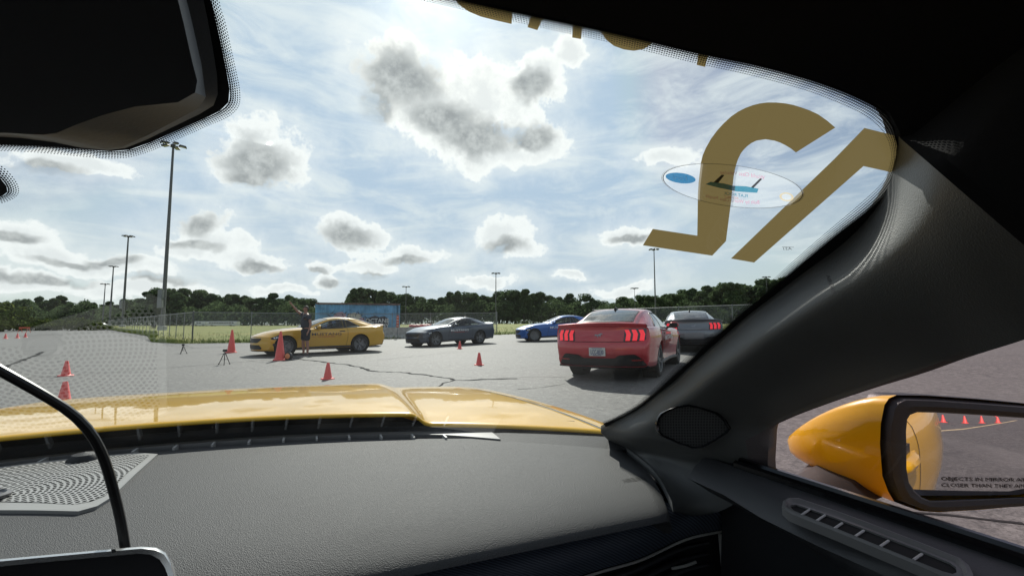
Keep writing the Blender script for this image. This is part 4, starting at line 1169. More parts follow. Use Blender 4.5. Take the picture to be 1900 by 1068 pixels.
def person():
    # local frame: facing -X (to the left in the photo), left arm side towards the viewer is -Y
    r = thing('person', 'person in dark polo and shorts pointing to the upper left beside the yellow coupe', 'person', gp(566, 660), R(38))
    J = []; E = []
    def chain(pts, start=None):
        prev = start
        for p_, rad in pts:
            J.append((p_, rad)); i = len(J)-1
            if prev is not None: E.append((prev, i))
            prev = i
        return prev
    chain([((0, 0, .95), (.135, .105))])                                   # pelvis 0
    chain([((0.0, 0, 1.10), (.125, .10)), ((-.01, 0, 1.27), (.145, .11)), ((-.01, 0, 1.41), (.13, .095)), ((-.015, 0, 1.50), .055), ((-.03, 0, 1.56), .055), ((-.045, 0, 1.635), (.085, .075)), ((-.035, 0, 1.70), (.088, .075)), ((-.02, 0, 1.745), (.06, .05))], 0)
    ch = 3
    # raised arm (on the far side, pointing left and up)
    a = chain([((-.03, .15, 1.43), .062), ((-.14, .24, 1.50), .05), ((-.24, .30, 1.585), .043), ((-.34, .32, 1.71), .036), ((-.41, .335, 1.80), .026)], ch)
    palm = chain([((-.44, .34, 1.835), (.034, .02)), ((-.465, .345, 1.868), (.034, .018))], a)
    for k, (dx, dz, ln) in enumerate(((.018, .018, .085), (.006, .006, .05), (-.006, -.006, .045), (-.016, -.016, .04))):
        b = Vector((-.473+dx*.6, .345+.01*k, 1.874+dz)); d = Vector((-.76, .03, .64)) if k == 0 else Vector((-.55, .03, .1))
        chain([(tuple(b), .009), (tuple(b+d*ln*.6), .008), (tuple(b+d*ln), .007)], palm)
    chain([((-.45, .32, 1.875), .010), ((-.465, .31, 1.905), .009)], palm)
    # lowered arm, slightly bent, nearer the viewer
    a = chain([((.0, -.16, 1.42), .062), ((.05, -.23, 1.28), .052), ((.085, -.265, 1.13), .043), ((.055, -.275, .98), .036), ((.02, -.275, .885), .027)], ch)
    palm = chain([((.005, -.275, .84), (.022, .034)), ((-.01, -.272, .80), (.02, .034))], a)
    for k in range(4):
        b = Vector((-.015+.0*k, -.30+.019*k, .79)); chain([(tuple(b), .009), ((b.x-.006, b.y, b.z-.035), .008), ((b.x-.02, b.y, b.z-.065+.006*abs(k-1.5)), .007)], palm)
    chain([((-.03, -.268, .82), .010), ((-.045, -.262, .785), .009)], palm)
    # legs
    for sg, fx, kx in ((-1, .03, .03), (1, -.05, -.06)):
        e = chain([((0, sg*.09, .86), .088), ((kx*.5, sg*.10, .66), .074), ((kx, sg*.105, .48), .055), ((kx+.02, sg*.11, .34), .058), ((fx+.02, sg*.11, .18), .042), ((fx+.02, sg*.11, .09), .038), ((fx-.02, sg*.115, .045), .038), ((fx-.11, sg*.12, .032), .032)], 0)
    put('body', skin_mesh('body', J, E, 0, skin_m), r)
    # shirt with sleeves
    J, E = [], []
    def ch2(pts, start=None):
        prev = start
        for p_, rad in pts:
            J.append((p_, rad)); i = len(J)-1
            if prev is not None: E.append((prev, i))
            prev = i
        return prev
    ch2([((0, 0, .94), (.20, .165)), ((0, 0, 1.10), (.20, .165)), ((-.01, 0, 1.27), (.205, .165)), ((-.01, 0, 1.40), (.185, .14)), ((-.014, 0, 1.475), (.085, .075))])
    ch2([((-.03, .15, 1.43), .085), ((-.085, .20, 1.465), .078), ((-.14, .24, 1.50), .070)], 3)
    ch2([((.0, -.16, 1.42), .085), ((.03, -.205, 1.34), .078), ((.055, -.24, 1.25), .072)], 3)
    put('shirt', skin_mesh('shirt', J, E, 0, shirt_m), r)
    J, E = [], []
    ch2([((0, 0, 1.0), (.19, .155)), ((0, 0, .90), (.195, .16))])
    for sg, kx in ((-1, .03), (1, -.06)): ch2([((0, sg*.092, .80), .135), ((kx*.5, sg*.102, .66), .118), ((kx*.8, sg*.105, .52), .104)], 1)
    put('shorts', skin_mesh('shorts', J, E, 0, short_m), r)
    hm = MB(); rows = []
    for i in range(7):
        el_ = R(8+82*i/6); rows.append([Vector((-.028+.098*math.cos(el_)*math.cos(b)+.018, .088*math.cos(el_)*math.sin(b), 1.695+.085*math.sin(el_)-(.05 if math.cos(b) > .1 else 0)*(1-i/6))) for b in [2*math.pi*k/18 for k in range(18)]])
    hm.grid(rows, 0, True); put('hair', hm.mesh('hair', hair_m, True), r)
    fm = MB(); fm.add([(-.115, -.018, 1.655), (-.115, .018, 1.655), (-.118, 0, 1.69), (-.142, 0, 1.652)], [(0, 2, 3), (2, 1, 3), (0, 3, 1)]); put('nose', fm.mesh('nose', skin_m), r)
    for sg in (-1, 1):
        q = MB(); q.lathe([(.001, .012), (.018, .01), (.026, 0), (.02, -.006), (.001, -.006)], 10, axis='Y', off=(-.025, sg*.085, 1.665)); put('ear', q.mesh('ear', skin_m, True), r)
        q = MB(); q.lathe([(.001, .006), (.007, .003), (.009, 0), (.001, -.004)], 8, axis='X', off=(-.112, sg*.032, 1.683)); put('eye', q.mesh('eye', hair_m), r)
    q = MB(); q.box((-.118, 0, 1.618), (.008, .045, .010)); put('mouth', q.mesh('mouth', mat('lips', (.24, .09, .08), .5)), r)
    for sg, fx in ((-1, .03), (1, -.05)):
        q = MB(); rows = []
        for i in range(8):
            t = i/7; x = fx+.075-.27*t; w = .048*math.sin(math.pi*min(.93, .12+.86*t))**.4; hgt = .085 if t < .35 else .085-.05*(t-.35)/.65
            rows.append([(x, sg*.115+w*math.cos(b), max(.018, .02+hgt*.5+hgt*.5*math.sin(b))) for b in [2*math.pi*k/12 for k in range(12)]])
        q.grid(rows, 0, True); q.add(rows[0], [tuple(range(12))]); q.add(rows[-1], [tuple(range(12))])
        sh = put('shoe', q.mesh('shoe', shoe_m, True), r)
        q = MB(); q.prism([(fx+.075-.27*t, sg*.115+s2*.05*math.sin(math.pi*min(.93, .12+.86*t))**.4, 0) for s2, ts_ in ((1, (0, .2, .5, .8, 1)), (-1, (1, .8, .5, .2, 0))) for t in ts_], (0, 0, .022)); put('sole', q.mesh('sole', sole_m), sh)
person()

# ================================================================== the car the view is taken from
YAW = R(23.3); LAT0 = .25                                  # heading to the left of the view axis; eye offset from centreline
own = thing('sports_car', 'yellow coupe around the viewpoint, its dashboard, windscreen and hood in the foreground', 'car',
            (-LAT0*math.cos(YAW), -LAT0*math.sin(YAW), 0), YAW)
# local axes: x to the right (lat), y forward (u), z up; eye at (LAT0, 0, EYE)
EYEV = Vector((LAT0, 0, EYE))
def ldir(px, py):
    d = pdir(px, py); c, s = math.cos(YAW), math.sin(YAW)
    return Vector((d.x*c+d.y*s, -d.x*s+d.y*c, d.z))
def at_z(px, py, z): d = ldir(px, py); return EYEV + d*((z-EYE)/d.z)
def at_u(px, py, u): d = ldir(px, py); return EYEV + d*(u/d.y)
def at_lat(px, py, l): d = ldir(px, py); return EYEV + d*((l-LAT0)/d.x)
WA, WB, WC = .95, 1.744, .46
def ws_u(l, z, off=0): return WA - WB*(z-.97) - WC*l*l - off
def ws(px, py, off=0.0):
    """point of the windscreen seen at a pixel; off moves it inboard"""
    d = ldir(px, py)
    a = WC*d.x*d.x; b = d.y + WB*d.z + 2*WC*LAT0*d.x; c = WC*LAT0**2 - WA + WB*(EYE-.97) + off
    if abs(a) < 1e-9: t = -c/b
    else:
        D = max(0, b*b-4*a*c); t = (-b+math.sqrt(D))/(2*a)
    return EYEV + d*t
def ws_n(p):
    n = Vector((2*WC*p.x, 1, WB)).normalized(); return n     # outward

# interior materials
def grained(name, col, rough, scale, strength, dist, spec=.5):
    m = bpy.data.materials.new(name); m.use_nodes = True; nt = NT(m.node_tree); p = nt.n['Principled BSDF']
    tc = nt.node('ShaderNodeTexCoord'); o = tc.outputs['Object']
    vo = nt.node('ShaderNodeTexVoronoi', feature='SMOOTH_F1'); vo.inputs['Scale'].default_value = scale; nt.l.new(o, vo.inputs['Vector'])
    h = nt.m('ADD', vo.outputs[0], nt.m('MULTIPLY', nt.noise(o, scale*.6, 2, .6), .25))
    b = nt.node('ShaderNodeBump'); b.inputs['Strength'].default_value = strength; b.inputs['Distance'].default_value = dist
    nt.l.new(h, b.inputs['Height']); nt.l.new(b.outputs[0], p.inputs['Normal'])
    f = nt.ss(nt.noise(o, 3.0, 4, .6), .3, .7)
    nt.l.new(nt.mix(f, rgb(*[c*.9 for c in col]), rgb(*[c*1.1 for c in col])), p.inputs['Base Color'])
    p.inputs['Roughness'].default_value = rough; p.inputs['Specular IOR Level'].default_value = spec
    return m
pad_m = grained('dash_grain', (.066, .067, .069), .66, 1000, .8, .0009, .3)
dark_m = grained('dark_plastic', (.016, .0165, .019), .55, 700, .4, .0008)
pillar_m = grained('pillar_trim', (.12, .123, .121), .45, 900, .35, .0006)
liner_m = mat('headliner_cloth', (.026, .026, .028), .95, spec=.1, bump=(400, .3, .001))
gloss_blk = mat('gloss_black', (.006, .006, .007), .12); void_m = mat('slot_dark', (.003, .003, .003), .9)
OY = paint('own_yellow', (.86, .48, .003), .0, .85, .2); frit_m = mat('black_frit', (.004, .004, .005), .6)

# ---- hood, cowl, exterior sides
def hood_z(l, u):
    a = abs(l); z = cinterp(u, [.6, .75, 1.0, 1.3, 1.6, 1.9, 2.2, 2.4, 2.55], [.960, .966, .970, .961, .943, .916, .872, .81, .71])
    e1 = interp(u, [.88, 1.95, 2.4], [.430, .472, .49]); e2 = interp(u, [.88, 1.95, 2.4], [.462, .565, .60])
    z -= .020*sstep(e1, e2, a) + .020*(a/.9)**2
    if a > .82: z -= ((a-.82)/.13)**2*.075
    return z
m = MB(); rows = []
LS = [-.95, -.93, -.90, -.87, -.84, -.80, -.74, -.68, -.62] + [-.59+.0118*k for k in range(16)] + [-.39+.065*k for k in range(13)] + [.41+.0118*k for k in range(16)] + [.62, .68, .74, .80, .84, .87, .90, .93, .95]
for k in range(41):
    row = []
    for l in LS:
        u0 = 1.0-.36*min(abs(l), .9)**2; u1 = 2.56-.42*(abs(l)/.92)**2.6; u = u0+(u1-u0)*(k/40)
        row.append((l, u, hood_z(l, u)))
    rows.append(row)
m.grid(rows); hood = m.build('hood', OY, own, True, 60); solid(hood, .004)
for sg in (-1, 1):                                         # shut line between hood and wing
    q = MB(); q.grid([[(sg*l_, 1.0-.36*.64+1.25*k/20, hood_z(l_, 1.0-.36*.64+1.25*k/20)+.0016) for l_ in (.797, .802)] for k in range(21)]); q.build('shut_line', seam_m, hood)
q = MB(); rows = []
for i in range(31):
    l = -.78+1.56*i/30; uu = 1.0-.36*l*l
    rows.append([(l, ws_u(l, .905)+.004, .905), (l, uu+.055, .915), (l, uu+.10, .935), (l, uu+.09, hood_z(l, uu+.09)-.016)])
q.grid(rows); q.build('cowl', mat('cowl_plastic', (.02, .022, .023), .6, bump=(90, .5, .003)), own, True)
q = MB(); q.tube([(.42, 1.0, .920), (.60, .917, .922), (.73, .83, .922)], .006, 8); q.tube([(.42, .99, .914), (.60, .91, .916), (.73, .822, .916)], .004, 6); q.build('wiper', blk, own, True)
for sg in (-1, 1):
    q = MB(); rows = []
    for i in range(61):
        s = .05+4.65*i/60; row = []
        for t in [1+.25*k for k in range(30)]:
            p = body_pt(s, t); row.append((sg*p.y, 2.62-(XO-p.x), p.z-.01))
        rows.append(row)
    q.grid(rows); side = q.build('body_side', OY, own, True, 50)
    if sg > 0:
        for s in (1.66+.02, 3.10):
            q = MB(); rows = []
            for k in range(13):
                t = 3.2+5.0*k/12; row = []
                for d in (-.004, .004):
                    p = body_pt(s+d, t)+body_nrm(s+d, t)*.002; row.append((p.y, 2.62-(XO-p.x), p.z-.01))
                rows.append(row)
            q.grid(rows); q.build('door_gap', seam_m, side)
        q = MB(); p = body_pt(2.85, body_at_z(2.85, .83)); c = Vector((p.y+.012, 2.62-2.85, .82))
        rows = []
        for k in range(11):
            a = -1+.2*k; rows.append([c+Vector((.030*(1-a*a)**.5*math.cos(b)+.008, .115*a, .022*math.sin(b)+.004)) for b in [2*math.pi*j/10 for j in range(10)]])
        q.grid(rows, 0, True); q.build('door_handle', OY, side, True)
        q = MB(); q.box((c.x-.006, c.y+.0, c.z+.03), (.012, .15, .045)); q.build('handle_recess', blk, side)
q = MB(); q.box((0, -.1, .25), (1.80, 3.0, .10)); q.build('floor_pan', liner_m, own)
q = MB(); q.grid([[(l, .98, z) for l in (-.88, -.4, 0, .4, .88)] for z in (.25, .5, .90)]); q.build('firewall', liner_m, own)
q = MB(); q.grid([[(l, 2.60-.42*(abs(l)/.92)**2.6, z) for l in [-.93+.062*k for k in range(31)]] for z in (.2, .45, .72)]); q.build('front_fascia', OY, own, True)
for sg in (-1, 1):
    for ax in (.88, 3.60):
        w = put('wheel', CARM['wheel'], own); w.location = (sg*.80, 2.62-ax, .345); w.rotation_euler = (0, 0, -sg*math.pi/2); put('tyre', CARM['tyre'], w)

# ---- windscreen glass
WINDSCREEN = glass_mat('windscreen_glass', (.94, .98, .965), 1.4, 0.0, .006)
q = MB(); rows = []
for i in range(25):
    z = .895+.50*i/24; rows.append([(l, ws_u(l, z), z) for l in [-.84+1.68*k/40 for k in range(41)]])
q.grid(rows); wscr = q.build('windscreen', WINDSCREEN, own, True)

def dot_mat(name, pitch=1.0):
    """black dots on clear glass, thinning out across v"""
    m = bpy.data.materials.new(name); m.use_nodes = True; nt = NT(m.node_tree); nt.n.clear()
    out = nt.node('ShaderNodeOutputMaterial'); mx = nt.node('ShaderNodeMixShader'); tr = nt.node('ShaderNodeBsdfTransparent'); df = nt.node('ShaderNodeBsdfDiffuse')
    df.inputs[0].default_value = rgb(.02, .02, .02)
    uv = nt.node('ShaderNodeUVMap'); sp = nt.node('ShaderNodeSeparateXYZ'); nt.l.new(uv.outputs[0], sp.inputs[0])
    N = 5.0
    vy = nt.m('MULTIPLY', sp.outputs[1], N); row = nt.m('FLOOR', vy)
    fx = nt.m('SUBTRACT', nt.m('FRACT', nt.m('ADD', sp.outputs[0], nt.m('MULTIPLY', row, .5))), .5); fy = nt.m('SUBTRACT', nt.m('FRACT', vy), .5)
    d = nt.m('SQRT', nt.m('ADD', nt.m('MULTIPLY', fx, fx), nt.m('MULTIPLY', fy, fy)))
    rad = nt.m('MULTIPLY_ADD', sp.outputs[1], -.30, .54)
    nt.l.new(nt.m('LESS_THAN', d, rad), mx.inputs[0]); nt.l.new(tr.outputs[0], mx.inputs[1]); nt.l.new(df.outputs[0], mx.inputs[2]); nt.l.new(mx.outputs[0], out.inputs[0])
    return m
DOTS = dot_mat('frit_dots')
def pxpath(pts, n):
    return [(p.x, p.y) for p in resample([Vector((a, b, 0)) for a, b in pts], n)]
def dot_band(inner_px, outer_px, n=160, rows_mm=.0028, name='frit_dots'):
    """band between the solid frit (inner) and clear glass (outer)"""
    a = pxpath(inner_px, n); b = pxpath(outer_px, n); A = [ws(x, y, .0022) for x, y in a]; B = [ws(x, y, .0022) for x, y in b]
    u = [0]
    for p, q_ in zip(A, A[1:]): u.append(u[-1]+(q_-p).length)
    q_ = MB(); q_.grid([A, B], uv=lambda i, j: (u[j]/rows_mm, float(i))); q_.build(name, DOTS, wscr, fix=False)
def on_ws(poly, m_, name, off=.003, parent=None):
    q_ = MB(); q_.add([ws(x, y, off) for x, y in poly], [tuple(range(len(poly)))])
    me = q_.mesh(name, m_); bm_ = bmesh.new(); bm_.from_mesh(me); bmesh.ops.triangulate(bm_, faces=bm_.faces, ngon_method='BEAUTY'); bm_.to_mesh(me); bm_.free()
    return put(name, me, parent or wscr)
def strip_ws(a, b, m_, name, off=.003, n=60):
    q_ = MB(); q_.grid([[ws(x, y, off) for x, y in pxpath(a, n)], [ws(x, y, off) for x, y in pxpath(b, n)]]); return q_.build(name, m_, wscr, fix=False)
# solid frit along header and right side, with dotted edges
TOP = [(760, -20), (844, 0), (947, 23), (1065, 48), (1117, 59), (1205, 79), (1297, 101), (1404, 123), (1500, 149), (1560, 170), (1603, 189), (1636, 208), (1656, 230), (1665, 258)]
TOP_IN = [(756, -4), (840, 15), (943, 39), (1061, 65), (1113, 76), (1201, 97), (1292, 119), (1399, 143), (1494, 169), (1550, 190), (1590, 208), (1618, 226), (1638, 246), (1648, 264)]
SIDE = [(1665, 258), (1668, 290), (1664, 318), (1648, 352), (1618, 383), (1551, 436), (1500, 478), (1424, 543), (1374, 584), (1322, 630), (1268, 680), (1215, 729), (1188, 752), (1160, 770), (1135, 780), (1120, 786)]
SIDE_IN = [(1648, 264), (1653, 288), (1648, 314), (1636, 338), (1605, 368), (1542, 422), (1491, 466), (1416, 534), (1367, 577), (1315, 623), (1261, 673), (1209, 723), (1182, 747), (1155, 765), (1132, 776), (1117, 782)]
SIDE_OUT = [(1720, 258), (1722, 300), (1718, 330), (1700, 380), (1670, 420), (1600, 480), (1540, 530), (1460, 590), (1410, 640), (1370, 690), (1310, 740), (1260, 780), (1230, 795), (1195, 803), (1165, 805), (1130, 800)]
strip_ws(TOP, [(x+40, y-75) for x, y in TOP], frit_m, 'header_frit')
dot_band(TOP, TOP_IN, 200, .0018); strip_ws(SIDE, SIDE_OUT, frit_m, 'side_frit'); dot_band(SIDE, SIDE_IN, 200, .0017)
# centre frit round the mirror foot
CF = [(412, -60), (396, -20), (390, 0), (402, 45), (412, 90), (420, 130), (426, 165), (424, 190), (408, 206), (380, 220), (330, 242), (280, 264), (240, 278), (205, 281), (160, 278), (110, 274), (60, 271), (10, 269), (-60, 268), (-160, 262)]
CFO = [(432, -60), (416, -20), (408, 0), (420, 45), (430, 90), (439, 130), (446, 165), (445, 196), (427, 216), (392, 232), (338, 256), (286, 279), (244, 292), (205, 295), (160, 292), (110, 287), (60, 283), (10, 281), (-60, 280), (-160, 276)]
on_ws(CF+[(-160, -60)], frit_m, 'mirror_frit', .003); dot_band(CF, CFO, 260, .0018)
LF = [(-60, 300), (-25, 312), (0, 330), (12, 345), (14, 356), (4, 364), (-30, 372), (-60, 374)]; LFO = [(-60, 285), (-20, 296), (10, 312), (32, 338), (36, 358), (20, 372), (-25, 384), (-60, 388)]
on_ws(LF, frit_m, 'sensor_frit', .003); dot_band(LF, LFO, 60, .0018)

# vinyl figures on the outside of the screen, seen from behind
gold = bpy.data.materials.new('gold_vinyl'); gold.use_nodes = True
_n = NT(gold.node_tree); _n.n.clear(); _o = _n.node('ShaderNodeOutputMaterial'); _a = _n.node('ShaderNodeBsdfDiffuse'); _b = _n.node('ShaderNodeBsdfTranslucent'); _mx = _n.node('ShaderNodeMixShader')
_a.inputs[0].default_value = rgb(.145, .108, .042); _b.inputs[0].default_value = rgb(.152, .114, .048); _mx.inputs[0].default_value = .6
_n.l.new(_a.outputs[0], _mx.inputs[1]); _n.l.new(_b.outputs[0], _mx.inputs[2]); _n.l.new(_mx.outputs[0], _o.inputs[0])
Z6 = lambda L_: [(1100+x/2.967, 160+y/2.967) for x, y in L_]
TWO = Z6([(330, 785), (575, 822), (577, 700), (578, 600), (582, 530), (588, 480), (595, 420), (605, 380), (622, 340), (650, 290), (685, 243), (720, 205), (760, 168), (800, 140), (840, 120), (880, 105), (920, 95), (960, 90), (1010, 90), (1060, 95), (1105, 104), (1150, 118), (1195, 134), (1240, 155), (1290, 190), (1335, 228), (1118, 365), (1090, 343), (1060, 325), (1030, 310), (1000, 300), (950, 292), (900, 300), (873, 313), (850, 330), (830, 350), (815, 370), (800, 400), (790, 430), (781, 465), (775, 500), (768, 560), (765, 600), (758, 660), (750, 720), (741, 790), (733, 852), (657, 932), (275, 875)])
ONE = Z6([(1495, 230), (1600, 256), (1700, 282), (1700, 430), (1640, 474), (1605, 465), (1490, 440), (888, 970), (760, 948), (1330, 400)])
Z1 = lambda L_: [(800+x/2.714, y/2.714) for x, y in L_]
on_ws(TWO, gold, 'banner_figure', -.002); on_ws(ONE, gold, 'banner_figure', -.002)
for P_ in ([(108, -20), (140, 25), (190, 60), (250, 85), (330, 105), (405, 122), (412, 30), (412, -20)], [(512, 40), (485, 138), (535, 153), (582, 50)], [(718, 90), (710, 190), (755, 198), (766, 100)],
           [(845, 130), (855, 160), (880, 200), (920, 232), (970, 250), (1020, 257), (1070, 248), (1105, 225), (1115, 190)], [(1350, 240), (1337, 328), (1380, 338), (1400, 250)]):
    on_ws(Z1(P_), gold, 'banner_figure', -.002)
# oval plant sticker, printed to be read from outside
ZS3 = lambda x, y: (1180+x/5.341, 280+y/5.341)
SCX, SCY, SAX, SAY, SROT = 960, 347, 712, 205, R(7.2)
def sticker_pt(a, b):                                      # a, b in -1..1 of the oval, as seen from inside
    x = SCX + a*SAX*math.cos(SROT) - b*SAY*math.sin(SROT)*.9; y = SCY + a*SAX*math.sin(SROT)*1.0 + b*SAY
    return ZS3(x, y)
def film(name, col, alpha):
    m = bpy.data.materials.new(name); m.use_nodes = True; nt = NT(m.node_tree); nt.n.clear()
    out = nt.node('ShaderNodeOutputMaterial'); mx = nt.node('ShaderNodeMixShader'); tr = nt.node('ShaderNodeBsdfTransparent'); d1 = nt.node('ShaderNodeBsdfTranslucent'); d1.inputs[0].default_value = rgb(*col)
    mx.inputs[0].default_value = alpha; nt.l.new(tr.outputs[0], mx.inputs[1]); nt.l.new(d1.outputs[0], mx.inputs[2]); nt.l.new(mx.outputs[0], out.inputs[0]); return m
f_clear = film('sticker_film', (.9, .9, .9), .13); f_line = film('sticker_line', (.03, .03, .035), .95); f_blue = film('sticker_blue', (.008, .11, .24), .92); f_pink = film('sticker_pink', (.5, .13, .25), .55); f_white = film('sticker_white', (.5, .52, .55), .6); f_tan = film('sticker_tan', (.55, .42, .22), .6); f_teal = film('sticker_teal', (.0, .15, .24), .85); f_red = film('sticker_red', (.5, .12, .10), .6)
ring = [2*math.pi*k/64 for k in range(64)]
stk = on_ws([sticker_pt(math.cos(a), math.sin(a)) for a in ring], f_clear, 'works_sticker', .0046)
def ringband(cx, cy, r0, r1, ry, m_, name, off):
    q_ = MB(); rows_ = []
    for rr in (r0, r1): rows_.append([ws(*sticker_pt(cx+rr*math.cos(a), cy+rr*ry*math.sin(a)), off) for a in ring])
    q_.grid(rows_, 0, True); q_.build(name, m_, wscr, fix=False)
ringband(0, 0, .972, .985, 1, f_line, 'sticker_outline', .0052); ringband(0, 0, .995, 1.0, 1, f_line, 'sticker_outline', .0052)
def stext(s, cx, cy, h, arc, m_, name='sticker_lettering', sx=1.0, rot=0):
    """lettering mirrored (seen from behind); arc bends the baseline"""
    v_, f_ = text2d(s, sx, .15, .01); q_ = MB(); vs = []
    for a, b in v_:
        ax = cx - a*h*.29*1.0; by = cy - b*h + arc*(a*h*.29)**2 + rot*(-a*h*.29)
        vs.append(ws(*sticker_pt(ax, by), .0062))
    q_.add(vs, f_); q_.build(name, m_, wscr, fix=False)
stext('World Class Vehicles', .12, -.62, .26, .55, f_pink, sx=.95); stext('Built by World Class People', .02, .70, .24, -.55, f_pink, sx=.95)
q_ = on_ws([sticker_pt(-.735+.21*math.cos(a), -.06+.245*math.sin(a)) for a in ring], f_blue, 'blue_oval', .0056)
stext('Ford', -.735, -.06, .30, 0, f_white, sx=1.25)
on_ws([ZS3(x, y) for x, y in ((690, 330), (740, 305), (860, 320), (960, 345), (1090, 350), (1215, 375), (1200, 415), (1000, 402), (800, 360))], f_teal, 'sticker_car', .0056)
on_ws([ZS3(x, y) for x, y in ((770, 310), (850, 235), (878, 240), (815, 318))], f_line, 'sticker_pillar', .0056); on_ws([ZS3(x, y) for x, y in ((1140, 360), (1230, 272), (1252, 278), (1165, 368))], f_line, 'sticker_pillar', .0056)
stext('FLAT ROCK', .06, .40, .20, 0, f_teal, sx=1.1, rot=0); stext('ASSEMBLY', .0, .56, .14, 0, f_red, sx=1.1, rot=0)
ringband(.76, .20, .07, .10, 2.1, f_tan, 'sticker_badge', .0056)
on_ws([sticker_pt(.76+.068*math.cos(a), .20+.14*math.sin(a)) for a in ring[::3]], f_white, 'sticker_badge', .0054)
def tiny(s, px, py, h, m_):
    v_, f_ = text2d(s, 1.2, .2, .0); q_ = MB(); q_.add([ws(px-a*h, py-b*h*.8+a*h*.05, .004) for a, b in v_], f_); q_.build('glass_marking', m_, wscr, fix=False)
tiny('AS1', 1461, 461.5, 9, f_line); on_ws([(1451, 457.4), (1473, 458.2), (1473, 458.9), (1451, 458.1)], f_line, 'glass_marking', .004)

# ---- mirror and sensor housing at the screen centre
def ring_ws(pts, off): return [ws(x, y, off) for x, y in pts]
H0 = [(382, -70), (378, 0), (386, 40), (395, 90), (403, 140), (404, 175), (396, 196), (370, 212), (320, 236), (270, 260), (232, 275), (200, 279), (150, 274), (100, 264), (40, 256), (-60, 250), (-160, 246), (-160, -70)]
H1 = [(342, -70), (346, 0), (356, 40), (366, 85), (374, 120), (379, 160), (382, 180), (368, 201), (322, 226), (272, 252), (228, 272), (198, 276), (150, 270), (90, 260), (30, 252), (-60, 248), (-160, 244), (-160, -70)]
H2 = [(320, -70), (330, 0), (340, 40), (350, 85), (358, 120), (366, 150), (362, 172), (330, 190), (250, 198), (190, 214), (140, 232), (105, 247), (80, 250), (50, 249), (20, 247), (-60, 244), (-160, 238), (-160, -70)]
hous = mat('mirror_housing', (.060, .064, .070), .5, bump=(500, .2, .0005))
q = MB(); rows = [ring_ws(H0, .004), ring_ws(H0, .018), ring_ws(H1, .030), ring_ws(H1, .040), ring_ws(H2, .075)]
q.grid(rows, 0, True); n_ = len(H2); o_ = len(q.v)-n_; q.f.append(tuple(o_+k for k in range(n_))); q.mi.append(0); q.uv.append([(0, 0)]*n_)
q.build('mirror_housing', hous, own, True, 28)

# ---- dashboard
DZ = .928
def dash_end(u):
    """right-hand rounded end of the pad"""
    return cinterp(u, [.50, .55, .60, .66, .72, .78, .84], [.742, .745, .752, .765, .772, .770, .74])
def dash_z(l, u): 
    z = cinterp(u, [.497, .500, .506, .516, .535, .575, .65, .75, .85, 1.05], [.8866, .891, .8955, .900, .9055, .9125, .919, .925, .929, .930]); return z + .004*math.cos(l*2.0) - .004
q = MB(); rows = []
US = [0, .02, .05, .08, .12, .17, .22, .3, .4, .5, .6, .7, .8, .9, 1.0]
ENDPX = [(1118, 807, .928), (1140, 816, .927), (1161, 832, .925), (1183, 849, .922), (1205, 869, .918), (1223, 894, .915), (1241, 931, .909), (1243, 945, .902)]
END3 = [at_z(a, b, z) for a, b, z in ENDPX]
eu = [p.y for p in reversed(END3)]; elat = [p.x for p in reversed(END3)]
dashroot = None
LG = [-.80+.05*k for k in range(27)]
for k in range(29):
    fr = k/28
    row = []
    for j, l in enumerate(LG+[.56, .60, .64, .68, .70, .72]):
        uf = ws_u(l, .93)-.045; u = .497+(uf-.497)*fr**1.7
        row.append(Vector((l, u, dash_z(l, u))))
    # squeeze the last columns to the traced end
    out = []
    for p in row:
        le = interp(p.y, eu, elat) if eu[0] <= p.y <= eu[-1] else (elat[0] if p.y < eu[0] else elat[-1])
        l2 = p.x if p.x < .4 else .4+(p.x-.4)*(le-.4)/(.72-.4)
        zz = dash_z(l2, p.y) - .030*max(0, (l2-(le-.05))/.05)**3*0
        out.append(Vector((l2, p.y, zz)))
    e = out[-1]; out += [e+Vector((.004, 0, -.006)), e+Vector((.005, 0, -.010)), e+Vector((.004, 0, -.016))]
    rows.append(out)
rows.insert(0, [p+Vector((0, .012, -.006)) for p in rows[0]]); rows.insert(0, [p+Vector((0, .05, 0)) for p in rows[0]])
q.grid(rows); dash = q.build('dashboard', pad_m, own, True, 60)
# defroster slot, its far lip and slats
q = MB(); lip = MB(); slot = [[], []]; lips = [[], [], []]
for i in range(61):
    l = -.80+1.38*i/60; uf = ws_u(l, .93); tp = min(1, (l+.9)/.1, (.585-l)/.1)
    a0, a1 = uf-.046, uf-.046+max(.002, .026*tp)
    slot[0].append((l, a0, dash_z(l, a0)-.012)); slot[1].append((l, a1, dash_z(l, a1)-.010))
    lips[0].append((l, a1, dash_z(l, a1)-.010)); lips[1].append((l, a1+.001, dash_z(l, a1)+.003)); lips[2].append((l, uf+.004, .932))
q.grid(slot); q.build('defroster_slot', void_m, dash); lip.grid(lips); lip.build('defroster_lip', mat('satin_lip', (.22, .22, .22), .28), dash, True)
q = MB(); q.grid([[(l, ws_u(l, .93)-.047, dash_z(l, ws_u(l, .93)-.047)) for l in [.58+.03*k for k in range(8)]], [(l, ws_u(l, .93)+.004, .931) for l in [.58+.03*k for k in range(8)]]]); q.build('dash_edge', pad_m, dash, True)
slat_m = mat('slat_grey', (.55, .55, .54), .4)
for i in range(23):
    l = -.78+.0575*i; uf = ws_u(l, .93)
    q = MB(); q.box((l, uf-.033, dash_z(l, uf-.03)-.002), (.0035, .026, .012)); q.build('defroster_slat', slat_m, dash)
